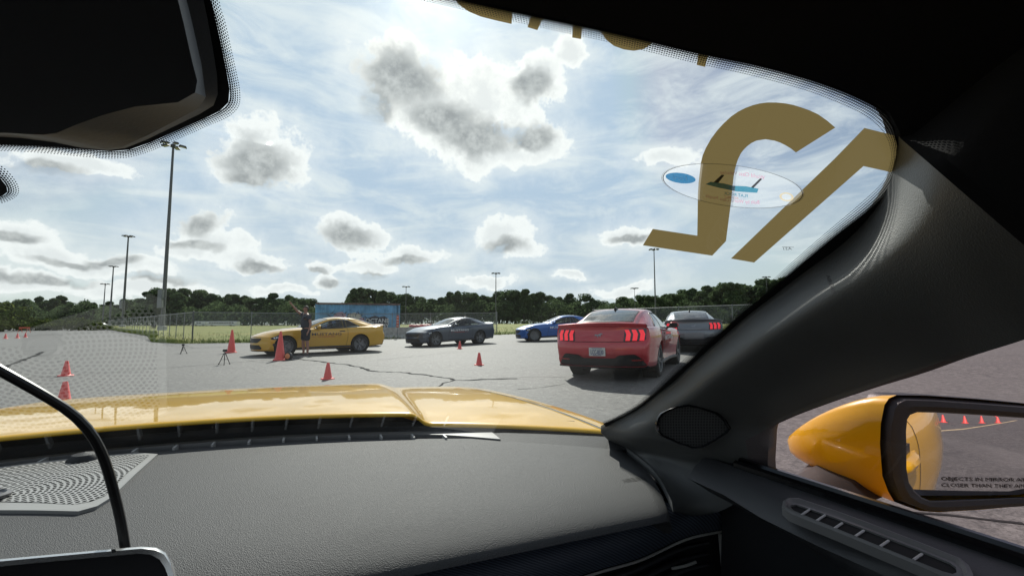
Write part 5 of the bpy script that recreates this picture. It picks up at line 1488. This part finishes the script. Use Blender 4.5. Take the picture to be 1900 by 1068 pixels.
# speaker grille in the dash centre
def perforated():
    m = bpy.data.materials.new('perforated_grille'); m.use_nodes = True; nt = NT(m.node_tree); p = nt.n['Principled BSDF']
    tc = nt.node('ShaderNodeTexCoord'); o = nt.v('SUBTRACT', tc.outputs['Object'], (GC.x, GC.y, GC.z)); sp = nt.node('ShaderNodeSeparateXYZ'); nt.l.new(o, sp.inputs[0])
    r_ = nt.m('SQRT', nt.m('ADD', nt.m('MULTIPLY', sp.outputs[0], sp.outputs[0]), nt.m('MULTIPLY', sp.outputs[1], sp.outputs[1])))
    rr = nt.m('DIVIDE', r_, .0062); ringi = nt.m('FLOOR', rr); fr = nt.m('SUBTRACT', nt.m('FRACT', rr), .5)
    th = nt.m('ARCTAN2', sp.outputs[1], sp.outputs[0]); cnt = nt.m('ROUND', nt.m('MULTIPLY', ringi, 5.2))
    ft = nt.m('SUBTRACT', nt.m('FRACT', nt.m('DIVIDE', nt.m('MULTIPLY', th, cnt), 6.28318)), .5)
    d = nt.m('SQRT', nt.m('ADD', nt.m('MULTIPLY', fr, fr), nt.m('MULTIPLY', nt.m('MULTIPLY', ft, ft), .9)))
    hole = nt.m('LESS_THAN', d, .33)
    nt.l.new(nt.mix(hole, rgb(.34, .34, .33), rgb(.003, .003, .003)), p.inputs['Base Color']); nt.l.new(nt.ss(hole, 0, 1, .42, .95), p.inputs['Roughness'])
    nt.l.new(nt.ss(hole, 0, 1, .5, 0.0), p.inputs['Specular IOR Level'])
    return m
GC = at_z(-8, 930, .925)
GPX = [(-330, 918), (-200, 900), (-60, 884), (60, 868), (160, 857), (254, 849), (292, 851.5), (250, 889), (207, 927), (180, 942), (145, 951), (60, 951), (-100, 953), (-330, 975)]
gp3 = []
for x, y in GPX:
    p = at_z(x, y, .925); gp3.append(Vector((p.x, p.y, dash_z(p.x, p.y)+.004)))
q = MB(); q.prism([p-Vector((0, 0, .010)) for p in gp3], (0, 0, .010)); gb = q.build('speaker_surround', mat('grille_rim', (.30, .30, .29), .45), dash)
cen = sum(gp3, Vector())/len(gp3)
inn = [cen+(p-cen)*(1-.012/(p-cen).length) for p in gp3]; inn[11] += Vector((0, .014, 0)); inn[10] += Vector((-.006, .014, 0)); inn[12] += Vector((0, .014, 0)); inn[9] += Vector((-.004, .01, 0))
q = MB(); q.add([p+Vector((0, 0, .0008)) for p in inn], [tuple(range(len(inn)))]); q.build('speaker_grille', perforated(), dash)
q = MB(); q.lathe([(.020, 0), (.021, .004), (.016, .0055), (.013, .003), (.001, .003)], 28, off=tuple(GC+Vector((-.006, -.003, dash_z(GC.x, GC.y)-.925+.004)))); q.build('speaker_badge', mat('badge_grey', (.10, .10, .105), .4, .2), dash, True)
p = at_z(158, 855, .93); q = MB(); q.lathe([(.022, -.004), (.021, .004), (.015, .011), (.001, .014)], 20, off=(p.x, p.y-.005, dash_z(p.x, p.y)+.002)); q.build('light_sensor', dark_m, dash, True)
q = MB(); p = at_z(215, 853, .93); q.prism([(p.x-.012, p.y-.012, .926), (p.x+.02, p.y-.01, .926), (p.x+.012, p.y+.012, .926), (p.x-.004, p.y+.012, .926)], (0, 0, .008)); q.build('sensor_clip', mat('grille_rim'), dash)
# embossed lettering on the pad
v_, f_ = text2d('AIRBAG', 1.1, 0, 0)
c0 = at_z(1176, 880, .9175); q = MB(); vs = []
for a, b in v_:
    l, u = c0.x+a*.0115, c0.y+b*.017; vs.append((l, u, dash_z(l, u)+.0006))
q.add(vs, f_); q.build('embossed_lettering', mat('emboss', (.018, .018, .018), .5), dash)

# trim band, chrome line and outer vent below the pad
BT = [(1314, 925), (1262, 945), (1209, 962), (1161, 974), (1118, 988), (1000, 1017), (900, 1040), (700, 1084), (400, 1150)]
BB = [(1347, 980), (1285, 992), (1249, 1005), (1212, 1023), (1176, 1038), (1118, 1054), (1040, 1078), (850, 1122), (600, 1190)]
def stripes():
    m = bpy.data.materials.new('woven_trim'); m.use_nodes = True; nt = NT(m.node_tree); p = nt.n['Principled BSDF']
    uv = nt.node('ShaderNodeUVMap'); sp = nt.node('ShaderNodeSeparateXYZ'); nt.l.new(uv.outputs[0], sp.inputs[0])
    w_ = nt.m('SINE', nt.m('MULTIPLY', nt.m('ADD', sp.outputs[0], nt.m('MULTIPLY', sp.outputs[1], .018)), 900.0))
    w_ = nt.m('ADD', w_, nt.m('MULTIPLY', nt.noise(uv.outputs[0], 120, 3, .6), 1.2))
    f = nt.ss(w_, -.2, 1.3); nt.l.new(nt.mix(f, rgb(.030, .036, .050), rgb(.085, .103, .135)), p.inputs['Base Color']); p.inputs['Roughness'].default_value = .5; p.inputs['Specular IOR Level'].default_value = .5
    b = nt.node('ShaderNodeBump'); b.inputs['Strength'].default_value = .3; b.inputs['Distance'].default_value = .0005; nt.l.new(w_, b.inputs['Height']); nt.l.new(b.outputs[0], p.inputs['Normal'])
    return m
n_ = 60
top3 = [at_u(x, y, .545) for x, y in pxpath(BT, n_)]; bot3 = [at_u(x, y, .535) for x, y in pxpath(BB, n_)]
q = MB(); rows = []
for k, h_ in ((-.35, 0), (0, .0), (.25, .006), (.5, .008), (.75, .006), (1, 0)):
    if k < 0: rows.append([p+Vector((0, .03, .004)) for p in top3]); continue
    rows.append([a.lerp(b, k)+Vector((0, -h_, h_*.4)) for a, b in zip(top3, bot3)])
uu = [0]
for a, b in zip(top3, top3[1:]): uu.append(uu[-1]+(b-a).length)
q.grid(rows, uv=lambda i, j: (uu[j], i*.2)); q.build('trim_band', stripes(), dash, True, fix=False)
q = MB(); q.tube([p+Vector((0, -.004, -.001)) for p in bot3], .0017, 8); q.build('chrome_strip', mat('satin_metal', (.62, .60, .56), .3, .3), dash, True)
q = MB(); rows = [[p+Vector((0, .004, -.002)) for p in bot3], [p+Vector((0, .035, -.010)) for p in bot3], [Vector((p.x, .575, .70)) for p in bot3]]; q.grid(rows); q.build('vent_recess', void_m, dash, True)
for k in range(3):
    q = MB(); q.grid([[p+Vector((0, .006+d, -.018-.016*k-d*.3)) for p in bot3[2:26]] for d in (0, .02)]); o = q.build('vent_vane', mat('vane_grey', (.06, .06, .065), .4), dash, True); solid(o, .003)
a_, b_ = at_u(1247, 1054, .528), at_u(1291, 1042, .528); q = MB(); q.tube([a_, a_.lerp(b_, .5)+Vector((0, -.002, .0)), b_], .0021, 8); q.build('vent_tab', mat('satin_metal'), dash, True)
a_, b_ = at_u(1344, 994, .530), at_u(1353, 1085, .515); q = MB(); q.prism([a_+Vector((-.0022, 0, 0)), a_+Vector((.0022, 0, 0)), b_+Vector((.0026, 0, 0)), b_+Vector((-.0026, 0, 0))], (0, .01, 0)); q.build('vent_side_strip', mat('satin_metal'), dash)
# dark carrier under the pad and its end towards the door
q = MB(); q.grid([[(l, .56, z) for l in [-.80+.1*k for k in range(17)]] for z in (.35, .6, .80)]); q.build('lower_dash', dark_m, dash)
q = MB(); q.grid([[(l, .58, z) for l in [-.80+.1*k for k in range(17)]] for z in (.78, .845, .90)]); q.build('pad_underside', void_m, dash)
q = MB(); rows = []
for k in range(13):
    u = .57+.225*k/12; le = interp(u, eu, elat); zt_ = dash_z(.7, u)
    rows.append([Vector((le-.03, u, zt_-.028)), Vector((le+.008, u, zt_-.030)), Vector((.80, u, zt_-.024)), Vector((.84, u, zt_-.02))])
q.grid(rows); q.build('dash_end', liner_m, dash, True)
q = MB(); q.grid([[(l, .55, z) for l in (.78, .76, .80, .84, .88)] for z in (.4, .7, .845, .89)]); q.build('dash_end_face', dark_m, dash)

# ---- right windscreen pillar trim
PI = [(1672, 258), (1674, 285), (1668, 315), (1654, 356), (1629, 397), (1593, 438), (1551, 474), (1500, 510), (1420, 570), (1394, 589), (1341, 634), (1288, 680), (1249, 716), (1220, 738), (1187, 763.5), (1147, 785), (1126, 796), (1115, 802)]
n_ = 58
pin = [ws(x, y, .016) for x, y in pxpath(PI, 44)]+[p+Vector((.007, 0, -.014)) for p in resample(END3[:7], 15)[1:]]
PO = [(2040, 576, .70), (1980, 602, .71), (1900, 630, .72), (1795, 663, .745), (1716, 691, .762), (1624, 719, .785), (1532, 750, .803), (1458, 779, .818), (1430, 797, .824), (1426, 830, .824), (1424, 865, .826), (1424, 885, .828), (1405, 905, .825), (1372, 928, .815), (1335, 948, .80), (1290, 956, .778), (1256, 950, .752)]
po3 = [at_lat(x, y, l) for x, y, l in PO]; po = resample(po3[:11], 44)+resample(po3[10:], 15)[1:]
q = MB(); rows = []
for k in range(25):
    t = (k/24)**1.4; row = []
    for j, (a, b) in enumerate(zip(pin, po)):
        p = a.lerp(b, t); inward = (EYEV - p); inward.normalize()
        bulge = .044*(math.sin(math.pi/2*min(1, t/.27))**1.3 if t < .27 else math.cos(math.pi/2*(t-.27)/.73)**1.1)
        row.append(p+inward*bulge*(1-.9*sstep(.66, .95, j/n_)))
    rows.append(row)
rows.insert(0, [p+ws_n(p)*.013 for p in pin])
rows.append([p+Vector((.03, .01, .004)) for p in po])
edge0 = [r_[0] for r_ in rows]
q.grid(rows); pil = q.build('windscreen_pillar', pillar_m, own, True, 70)
q = MB(); q.grid([edge0, [p+Vector((.004, -.004, .006)) for p in edge0], [Vector((p.x-.01, p.y-.05, p.z+.05)) for p in edge0], [Vector((p.x-.05, p.y-.12, max(1.31, p.z+.10))) for p in edge0], [Vector((p.x-.15, p.y-.3, 1.36)) for p in edge0]]); q.build('pillar_header_cover', liner_m, own, True)
# tweeter
def pil_pt(px, py):
    """nearest point of the pillar face along a pixel ray"""
    d = ldir(px, py).normalized(); best = None
    hit, loc, nrm, idx = pil.ray_cast(EYEV, d)
    return (loc, nrm) if hit else (EYEV+d*.75, -d)
bpy.context.view_layer.update()
TW = [(1218, 785), (1221, 775), (1227, 767), (1241, 759), (1258, 753), (1278, 751), (1303, 757), (1329, 765), (1345, 778), (1354, 794), (1347, 803), (1325, 817), (1303, 829), (1285, 831), (1255, 820), (1227, 807), (1219, 797)]
tcx, tcy = 1285, 791
c3, cn = pil_pt(tcx, tcy); vn = (EYEV-c3).normalized()
pl_n = (cn*(1 if cn.dot(vn) > 0 else -1)*.5+vn).normalized()
def tw_pt(px, py, off):
    d = ldir(px, py); o0 = c3+pl_n*(off+.022); t = (o0-EYEV).dot(pl_n)/d.dot(pl_n); return EYEV+d*t
q = MB(); sc = lambda k: [(tcx+(x-tcx)*k, tcy+(y-tcy)*k) for x, y in TW]
rows = [[tw_pt(x, y, -.03) for x, y in sc(1.04)], [tw_pt(x, y, .008) for x, y in sc(1.04)], [tw_pt(x, y, .011) for x, y in sc(1.0)], [tw_pt(x, y, .009) for x, y in sc(.95)], [tw_pt(x, y, .003) for x, y in sc(.93)]]
q.grid(rows, 0, True); q.build('tweeter_surround', gloss_blk, pil, True, 30)
def tweet_mat():
    m = bpy.data.materials.new('tweeter_mesh'); m.use_nodes = True; nt = NT(m.node_tree); p = nt.n['Principled BSDF']
    uv = nt.node('ShaderNodeUVMap'); sp = nt.node('ShaderNodeSeparateXYZ'); nt.l.new(uv.outputs[0], sp.inputs[0]); row = nt.m('FLOOR', sp.outputs[1])
    fx = nt.m('SUBTRACT', nt.m('FRACT', nt.m('ADD', sp.outputs[0], nt.m('MULTIPLY', row, .0))), .5); fy = nt.m('SUBTRACT', nt.m('FRACT', sp.outputs[1]), .5)
    d = nt.m('SQRT', nt.m('ADD', nt.m('MULTIPLY', fx, fx), nt.m('MULTIPLY', fy, fy))); hole = nt.m('LESS_THAN', d, .36)
    nt.l.new(nt.mix(hole, rgb(.045, .045, .046), rgb(.004, .004, .004)), p.inputs['Base Color']); p.inputs['Roughness'].default_value = .45; return m
q = MB(); fan = sc(.935); vs = [tw_pt(x, y, .0035) for x, y in fan]; q.add(vs, [tuple(range(len(vs)))], 0, [(x/5.2, y/5.2) for x, y in fan]); q.build('tweeter_grille', tweet_mat(), pil, fix=False)
# closing panel between pillar foot, wing and door
q = MB(); q.grid([[(.842, u, .80) for u in (.46, .5, .62, .74, .86, .98)], [(.838, u, .93) for u in (.46, .5, .62, .74, .86, .98)], [(.83, u, z) for u, z in ((.46, .985), (.5, .965), (.62, .93), (.74, .91), (.86, .90), (.98, .89))]]); q.build('pillar_foot_cover', dark_m, pil)
# small embossed mark on the pillar
v_, f_ = text2d('AIRBAG', 1.0, 0, 0); q = MB(); vs = []
for a, b in v_:
    loc, nr = pil_pt(1541+b*9+a*3.2, 527+a*9.5-b*3); vs.append(loc+(EYEV-loc).normalized()*.0008)
q.add(vs, f_); q.build('embossed_lettering', mat('emboss'), pil, fix=False)

# ---- headliner, roof, other side, back
hl_front = [ws(x+6, y-6, .012) for x, y in pxpath([(300, -120)]+TOP+[(1672, 285)], 40)]
q = MB(); rows = [[p+Vector((0, .01, .012)) for p in hl_front], hl_front]
for k in (.1, .25, .5, .75, 1.0):
    rows.append([Vector((p.x*(1+.04*k), p.y+(-1.1-p.y)*k, p.z+(1.30-p.z)*k + .02*math.sin(math.pi*k))) for p in hl_front])
q.grid(rows); q.build('headliner', liner_m, own, True)
q = MB(); rows = []
seam = resample([ws(1672, 270, .014), at_lat(1760, 330, .615), at_lat(1900, 440, .625), at_lat(2200, 520, .635)], 20)
sr = resample([pin[0].lerp(po[0], .35)+Vector((-.02, -.02, .012)), Vector((.62, -.02, 1.265)), Vector((.62, -.3, 1.27)), Vector((.62, -1.1, 1.26))], 20); so = resample([po[0], Vector((.69, -.1, 1.175)), Vector((.68, -.5, 1.18)), Vector((.68, -1.1, 1.15))], 20); hr = resample([hl_front[-1], Vector((.58, .0, 1.318)), Vector((.58, -.4, 1.31)), Vector((.58, -1.1, 1.30))], 20)
q.grid([hr, [a.lerp(b, .5)+Vector((.012, 0, .008)) for a, b in zip(hr, sr)], sr, [a.lerp(b, .5)+Vector((-.014, 0, 0)) for a, b in zip(sr, so)], so, [p+Vector((.05, 0, .02)) for p in so]]); q.build('roof_rail_trim', liner_m, own, True)
q = MB(); rows = []
for k in range(12):
    u = .30-1.55*k/11; rows.append([(l, u-.28*(l/.66)**2*max(0, 1-k/3), 1.392-.055*(l/.66)**2-.03*(1-min(1, k/3))**2-.02*(k/11)**2) for l in [-.66+.11*j for j in range(13)]])
q.grid(rows); q.build('roof', OY, own, True)
q = MB(); q.grid([[(l, -1.15, z) for l in (-.85, -.35, 0, .35, .85)] for z in (.2, .6, .98)]); q.build('rear_bulkhead', liner_m, own)
q = MB(); q.grid([[(-.80, u, z) for u in (-1.15, -.5, 0, .6)] for z in (.2, .6, .945)]); q.build('driver_door', dark_m, own)
q = MB(); q.tube([(-.82, .62, .98), (-.74, .34, 1.20), (-.62, .14, 1.31), (-.60, -.4, 1.33), (-.62, -1.1, 1.28)], [.04, .04, .035, .03, .03], 8); q.build('driver_pillar', pillar_m, own, True)
rt3 = [ws(x, y, .012) for x, y in pxpath(TOP, 24)]; z0_ = rt3[0].z
half = [Vector((l, ws_u(l, z0_, .012), z0_)) for l in [rt3[0].x-2*rt3[0].x*k/10 for k in range(11)]]+[Vector((-p.x, p.y, p.z)) for p in rt3[1:]]
q = MB(); q.grid([[p+Vector((0, .006, .010)) for p in half], half]+[[Vector((p.x, p.y+(-1.1-p.y)*k, p.z+(1.335-p.z)*k)) for p in half] for k in (.08, .3, .6, 1.0)]); q.build('driver_headliner', liner_m, own, True)
q = MB(); q.grid([[p+ws_n(p)*.008 for p in half], [Vector((p.x, p.y-.10, p.z+.05)) for p in half]]); q.build('header_band', frit_m, wscr, True)

# ---- passenger door: inner panel, sill strip, demister vent, glass
q = MB(); rows = []
for k in range(26):
    u = .52-1.7*k/25; du = max(0, min(1, (u-.36)/.11)); dd_ = .125*sstep(.10, .42, u)
    rows.append([Vector((.70+dd_, u, .22)), Vector((.675+dd_, u, .60)), Vector((.70+dd_*.9, u, .80)), Vector((.712+.02*du+dd_*.7, u, .885)), Vector((.724+.03*du, u, .925)), Vector((.738+.03*du, u, .941)), Vector((.758+.02*du, u, .946)), Vector((.780, u, .949)), Vector((.792, u, .951))])
q.grid([r_[3:] for r_ in rows]); door = q.build('door_panel', grained('door_grain', (.060, .061, .066), .55, 900, .4, .0006), own, True, 70)
q = MB(); q.grid([[p+Vector((.001, 0, 0)) for p in r_[:4]] for r_ in rows]); q.build('door_lower', liner_m, door, True, 70)  # coloured darker as if shaded, to mute the sunlit panel's reflection in the windscreen
q = MB(); rows = []
for k in range(20):
    u = .47-1.3*k/19; rows.append([Vector((.789, u, .948)), Vector((.789, u, .957)), Vector((.793, u, .960)), Vector((.797, u, .955)), Vector((.800, u, .962)), Vector((.806, u, .962)), Vector((.808, u, .945))])
q.grid(rows); q.build('sill_strip', gloss_blk, door, True, 25)
q = MB(); q.grid([[(.812, .50-1.33*k/12, .955) for k in range(13)], [(.845, .50-1.33*k/12, .948) for k in range(13)], [(.862, .50-1.33*k/12, .925) for k in range(13)]]); q.build('outer_waist_strip', black_trim, door, True)
VO = [(1451, 944), (1453, 933), (1463, 927), (1482, 927), (1550, 950), (1620, 976), (1700, 1007), (1782, 1040), (1798, 1053), (1806, 1070), (1806, 1090), (1780, 1088), (1700, 1052), (1620, 1019), (1550, 990), (1490, 966), (1463, 955)]
VI = [(1466, 945), (1469, 941), (1477, 940), (1487, 943), (1550, 965), (1620, 992), (1700, 1023), (1762, 1049), (1774, 1058), (1776, 1068), (1768, 1071), (1750, 1066), (1690, 1042), (1615, 1011), (1550, 984), (1490, 959), (1474, 952)]
zv = .9475
def v3(L_, dz): return [at_z(x, y, zv)+Vector((0, 0, dz)) for x, y in L_]
sat = grained('vent_bezel', (.16, .157, .157), .45, 700, .3, .0006)
q = MB(); q.grid([v3(VO, -.006), v3(VO, .0025), [a.lerp(b, .35)+Vector((0, 0, .002)) for a, b in zip(v3(VO, .0025), v3(VI, .0025))], [a.lerp(b, .6)+Vector((0, 0, -.001)) for a, b in zip(v3(VO, .0025), v3(VI, .0025))], v3(VI, .003), v3(VI, .0008)], 0, True); q.build('demister_bezel', sat, door, True, 40)
q = MB(); q.add(v3(VI, .0012), [tuple(range(len(VI)))]); q.build('demister_slot', void_m, door)
for x, y in ((1494, 954), (1522, 965), (1554, 980), (1594, 994), (1640, 1013), (1702, 1038)):
    a_ = at_z(x-7, y+5, zv)+Vector((0, 0, .0022)); b_ = at_z(x+9, y-6, zv)+Vector((0, 0, .0022)); q = MB(); q.tube([a_, b_], .0011, 6); q.build('demister_slat', mat('slat_grey'), door)
SIDEG = glass_mat('side_glass', (.84, .725, .75), .9)
q = MB(); rows = []
for k in range(9):
    z = .945+.36*k/8; u0 = min(.50, .455-max(0, z-1.0)*2.05); rows.append([(.812-.47*max(0, z-.97)**1.15-.01, u0+(-1.02-u0)*j/16, z) for j in range(17)])
q.grid(rows); q.build('side_window', SIDEG, door, True)

MIRROR_YAW, GLASS_YAW, GLASS_TIP, GLASS_R = 28.0, 34.3, 1.0, 1.6
# ---- door mirror
Z7 = lambda L_: [(1400+x/2.752, 680+y/2.752) for x, y in L_]
MN = Vector((-math.sin(R(MIRROR_YAW)), -math.cos(R(MIRROR_YAW)), 0)) if 'MIRROR_YAW' in globals() else Vector((-math.sin(R(26)), -math.cos(R(26)), 0))
M0 = at_u(1690, 850, .365)
def mp(px, py, off):
    d = ldir(px, py); o0 = M0+MN*off; t = (o0-EYEV).dot(MN)/d.dot(MN); return EYEV+d*t
FR_OUT = Z7([(668, 400), (672, 300), (690, 205), (712, 172), (750, 156), (900, 160), (1150, 178), (1376, 196), (1640, 225), (1700, 300), (1700, 480), (1660, 640), (1376, 712), (1150, 728), (960, 740), (870, 735), (800, 712), (740, 690), (710, 640), (680, 560)])
FR_IN = Z7([(776, 400), (774, 330), (780, 268), (795, 245), (830, 232), (930, 234), (1150, 246), (1376, 262), (1590, 290), (1630, 330), (1630, 470), (1590, 610), (1376, 662), (1150, 672), (960, 680), (895, 682), (850, 664), (815, 630), (788, 590), (776, 520)])
mir = MB(); dd = [mp(x, y, 0) for x, y in FR_OUT]; cm = sum(dd, Vector())/len(dd)
mid = [a.lerp(b, .55) for a, b in zip(dd, [mp(x, y, 0) for x, y in FR_IN])]
mir.grid([[p-MN*.05 for p in dd], [p-MN*.012 for p in dd], [a.lerp(b, .3)+MN*.004 for a, b in zip(dd, mid)], [p+MN*.006 for p in mid], [a.lerp(b, .8)+MN*.002 for a, b in zip(mid, [mp(x, y, 0) for x, y in FR_IN])], [mp(x, y, -.012) for x, y in FR_IN], [mp(x, y, -.03) for x, y in FR_IN]], 0, True)
mirror = mir.build('door_mirror', grained('mirror_plastic', (.022, .022, .024), .5, 900, .5, .0006), own, True, 35)
mg = bpy.data.materials.new('mirror_silver'); mg.use_nodes = True; _n = NT(mg.node_tree); _n.n.clear(); _o = _n.node('ShaderNodeOutputMaterial'); _g = _n.node('ShaderNodeBsdfGlossy'); _g.inputs['Roughness'].default_value = 0.0; _g.inputs[0].default_value = rgb(.80, .80, .81); _n.l.new(_g.outputs[0], _o.inputs[0])
# the silvered glass is tipped inside its frame
GN = Vector((-math.sin(R(GLASS_YAW))*math.cos(R(GLASS_TIP)), -math.cos(R(GLASS_YAW))*math.cos(R(GLASS_TIP)), math.sin(R(GLASS_TIP))))
gin = [cm+(p-cm)*1.02-MN*.016 for p in [mp(x, y, 0) for x, y in FR_IN]]; gc0 = sum(gin, Vector())/len(gin)
gl3 = [p - MN*((p-gc0).dot(GN)/MN.dot(GN)) for p in gin]
def gbend(p): return p - GN*((p-gc0).length_squared/(2*GLASS_R))
q = MB(); q.grid([[gbend(gc0+(p-gc0)*max(.001, k/14)) for p in gl3] for k in range(15)], 0, True); q.build('mirror_glass', mg, mirror, True, None)   # gently convex
def gpt(px, py, off=.0009):
    d = ldir(px, py); o0 = gc0+GN*off; t = (o0-EYEV).dot(GN)/d.dot(GN); return gbend(EYEV+d*t)
ink = mat('mirror_ink', (.03, .028, .035), .6)
for s, (x0, y0) in (('OBJECTS IN MIRROR ARE', (1832, 890)), ('CLOSER THAN THEY APPEAR', (1842, 902))):
    v_, f_ = text2d(s, .98, 0, 0); wd = max(a for a, b in v_); kx = {'O': 84, 'C': 94}[s[0]]/wd
    q = MB(); q.add([gpt(x0+a*kx, y0-b*9.5+a*kx*.02) for a, b in v_], f_); q.build('mirror_lettering', ink, mirror, fix=False)
# painted cap: from the frame forward to a nose
q = MB(); ring0 = [p-MN*.006+(p-cm).normalized()*.003 for p in dd]
nose = at_u(1452, 818, .575)+Vector((.012, 0, 0)); rows = [ring0]
zc = cm.z
for k in range(1, 12):
    t = k/11; row = []
    for p in ring0:
        tgt = nose + Vector(((p.x-cm.x)*.55*(1-t)**.55, 0, 0))
        top = p.z > nose.z; shr = (1-t**1.5) if top else (1-.52*t)*(1-max(0, (t-.86)/.14)**2)
        x = p.x+(tgt.x-p.x)*t**1.6; y = p.y+(nose.y-p.y)*t; z = nose.z+(p.z-nose.z)*shr
        row.append(Vector((x, y, z)))
    rows.append(row)
q.grid(rows, 0, True); q.build('mirror_cap', OY, mirror, True, 60)
q = MB(); a_ = at_u(1640, 905, .44); q.grid([[Vector((.845, u, .905+dz)) for u, dz in ((.50, 0), (.48, .014), (.43, .014), (.41, 0), (.43, -.014), (.48, -.014))], [Vector((.95, u, .900+dz)) for u, dz in ((.51, 0), (.49, .014), (.43, .014), (.40, 0), (.43, -.014), (.49, -.014))], [Vector((1.06, u, .915+dz)) for u, dz in ((.53, 0), (.49, .02), (.42, .02), (.39, 0), (.42, -.012), (.49, -.012))]], 0, True); q.build('mirror_arm', blk, mirror, True)

# ---- tablet propped before the dash and the cable above it
tb = thing('tablet', 'silver-rimmed tablet at the lower left in front of the dashboard', 'tablet', (0, 0, 0)); tb.parent = None
OWN_M = Matrix.Translation(own.location) @ Matrix.Rotation(YAW, 4, 'Z')
def wpt(p): return OWN_M @ Vector(p)
c_tr = at_u(322, 1040, .43); tn = Vector((.05, -.93, .36)).normalized()
def tpt(px, py, off=0):
    d = ldir(px, py); o0 = c_tr+tn*off; t = (o0-EYEV).dot(tn)/d.dot(tn); return EYEV+d*t
OUT = [(-150, 1052), (-60, 1042), (60, 1031), (180, 1020), (262, 1013), (290, 1015), (308, 1024), (320, 1042), (326, 1062), (334, 1120), (345, 1200), (-150, 1280)]
INN = [(-145, 1066), (-60, 1056), (60, 1044), (180, 1033), (258, 1026), (280, 1028), (296, 1037), (306, 1052), (312, 1068), (320, 1120), (331, 1196), (-145, 1268)]
t0 = wpt(tpt(150, 1150)); tb.location = t0
L2 = lambda pts, off: [wpt(tpt(x, y, off))-t0 for x, y in pts]
q = MB(); q.grid([L2(OUT, -.012), L2(OUT, -.002), [a.lerp(b, .3) for a, b in zip(L2(OUT, .001), L2(INN, .001))], L2(INN, 0)], 0, True); q.add(L2(OUT, -.012), [tuple(range(len(OUT)))]); q.build('case', mat('silver_case', (.55, .56, .57), .25, .85), tb, True, 40)
q = MB(); q.add(L2(INN, -.0012), [tuple(range(len(INN)))]); q.build('screen', mat('dark_screen', (.006, .005, .006), .25), tb)
q = MB(); q.add(L2([(206, 1018), (214, 1017.3), (216, 1024), (207, 1025)], .0022), [(0, 1, 2, 3)]); q.build('antenna_gap', blk, tb)
CB = [(238, 1060, .452), (232, 1012, .452), (223, 960, .452), (212, 915, .450), (199, 868, .445), (185, 832, .44), (165, 799, .435), (135, 768, .43), (95, 741, .425), (45, 712, .42), (0, 687, .415), (-60, 655, .41), (-140, 620, .40)]
cpt = resample([wpt(at_u(x, y, u)) for x, y, u in CB]+[wpt(p) for p in ((-.30, .41, 1.17), (-.34, .40, 1.24), (-.30, .37, 1.30), (-.24, .335, 1.338))], 80); c0_ = cpt[0]
q = MB(); q.tube([p-c0_ for p in cpt], .0033, 10); cb = q.build('cable', mat('cable_black', (.015, .015, .016), .35), None, True); cb.location = c0_
tag(cb, 'thick black cable arching up to the left from behind the tablet', 'cable')

# ---- what stands behind the car and shows in the mirror
def seen_in_mirror(px, py, z=0.0):
    d = ldir(px, py).normalized(); o0 = gc0; t = (o0-EYEV).dot(GN)/d.dot(GN); h = EYEV+d*t; gn = (GN+(h-gc0)/GLASS_R).normalized(); r_ = d-gn*2*d.dot(gn)
    if r_.z > -1e-4: return None
    return wpt(h+r_*((z-h.z)/r_.z))
line_m = mat('road_paint', (.62, .52, .30), .7, var=(3, .2))
pts = [seen_in_mirror(x, y, .003) for x, y in ((1722, 801), (1800, 789), (1886, 775))]
print('MIRROR', pts, [seen_in_mirror(x, 779) for x in (1716, 1754, 1791, 1822, 1852)])
if all(pts):
    a_, b_ = pts[0], pts[-1]; d = (b_-a_); L_ = d.length; d.normalize(); s_ = Vector((-d.y, d.x, 0))*.06; q = MB()
    q.grid([[a_+d*(L_*k/20)-s_+Vector((0, 0, gz(*(a_+d*(L_*k/20)).xy)+.004-.003)), a_+d*(L_*k/20)+s_+Vector((0, 0, gz(*(a_+d*(L_*k/20)).xy)+.004-.003))] for k in range(21)]); q.build('painted_line', line_m, ground)
ML = ['leftmost orange cone reflected in the door mirror', 'second orange cone from the left in the door mirror', 'middle orange cone of the five in the door mirror', 'fourth orange cone from the left in the door mirror', 'rightmost orange cone reflected in the door mirror']
for i, x in enumerate((1716, 1754, 1791, 1822, 1852)):
    p = seen_in_mirror(x, 779.5)
    if p is not None: cone(Vector((p.x, p.y, gz(p.x, p.y))), SMALL, ML[i])
SC.cycles.use_denoising = True
SC.cycles.max_bounces = 6; SC.cycles.diffuse_bounces = 3; SC.cycles.glossy_bounces = 3; SC.cycles.transparent_max_bounces = 24; SC.cycles.caustics_reflective = False; SC.cycles.caustics_refractive = False
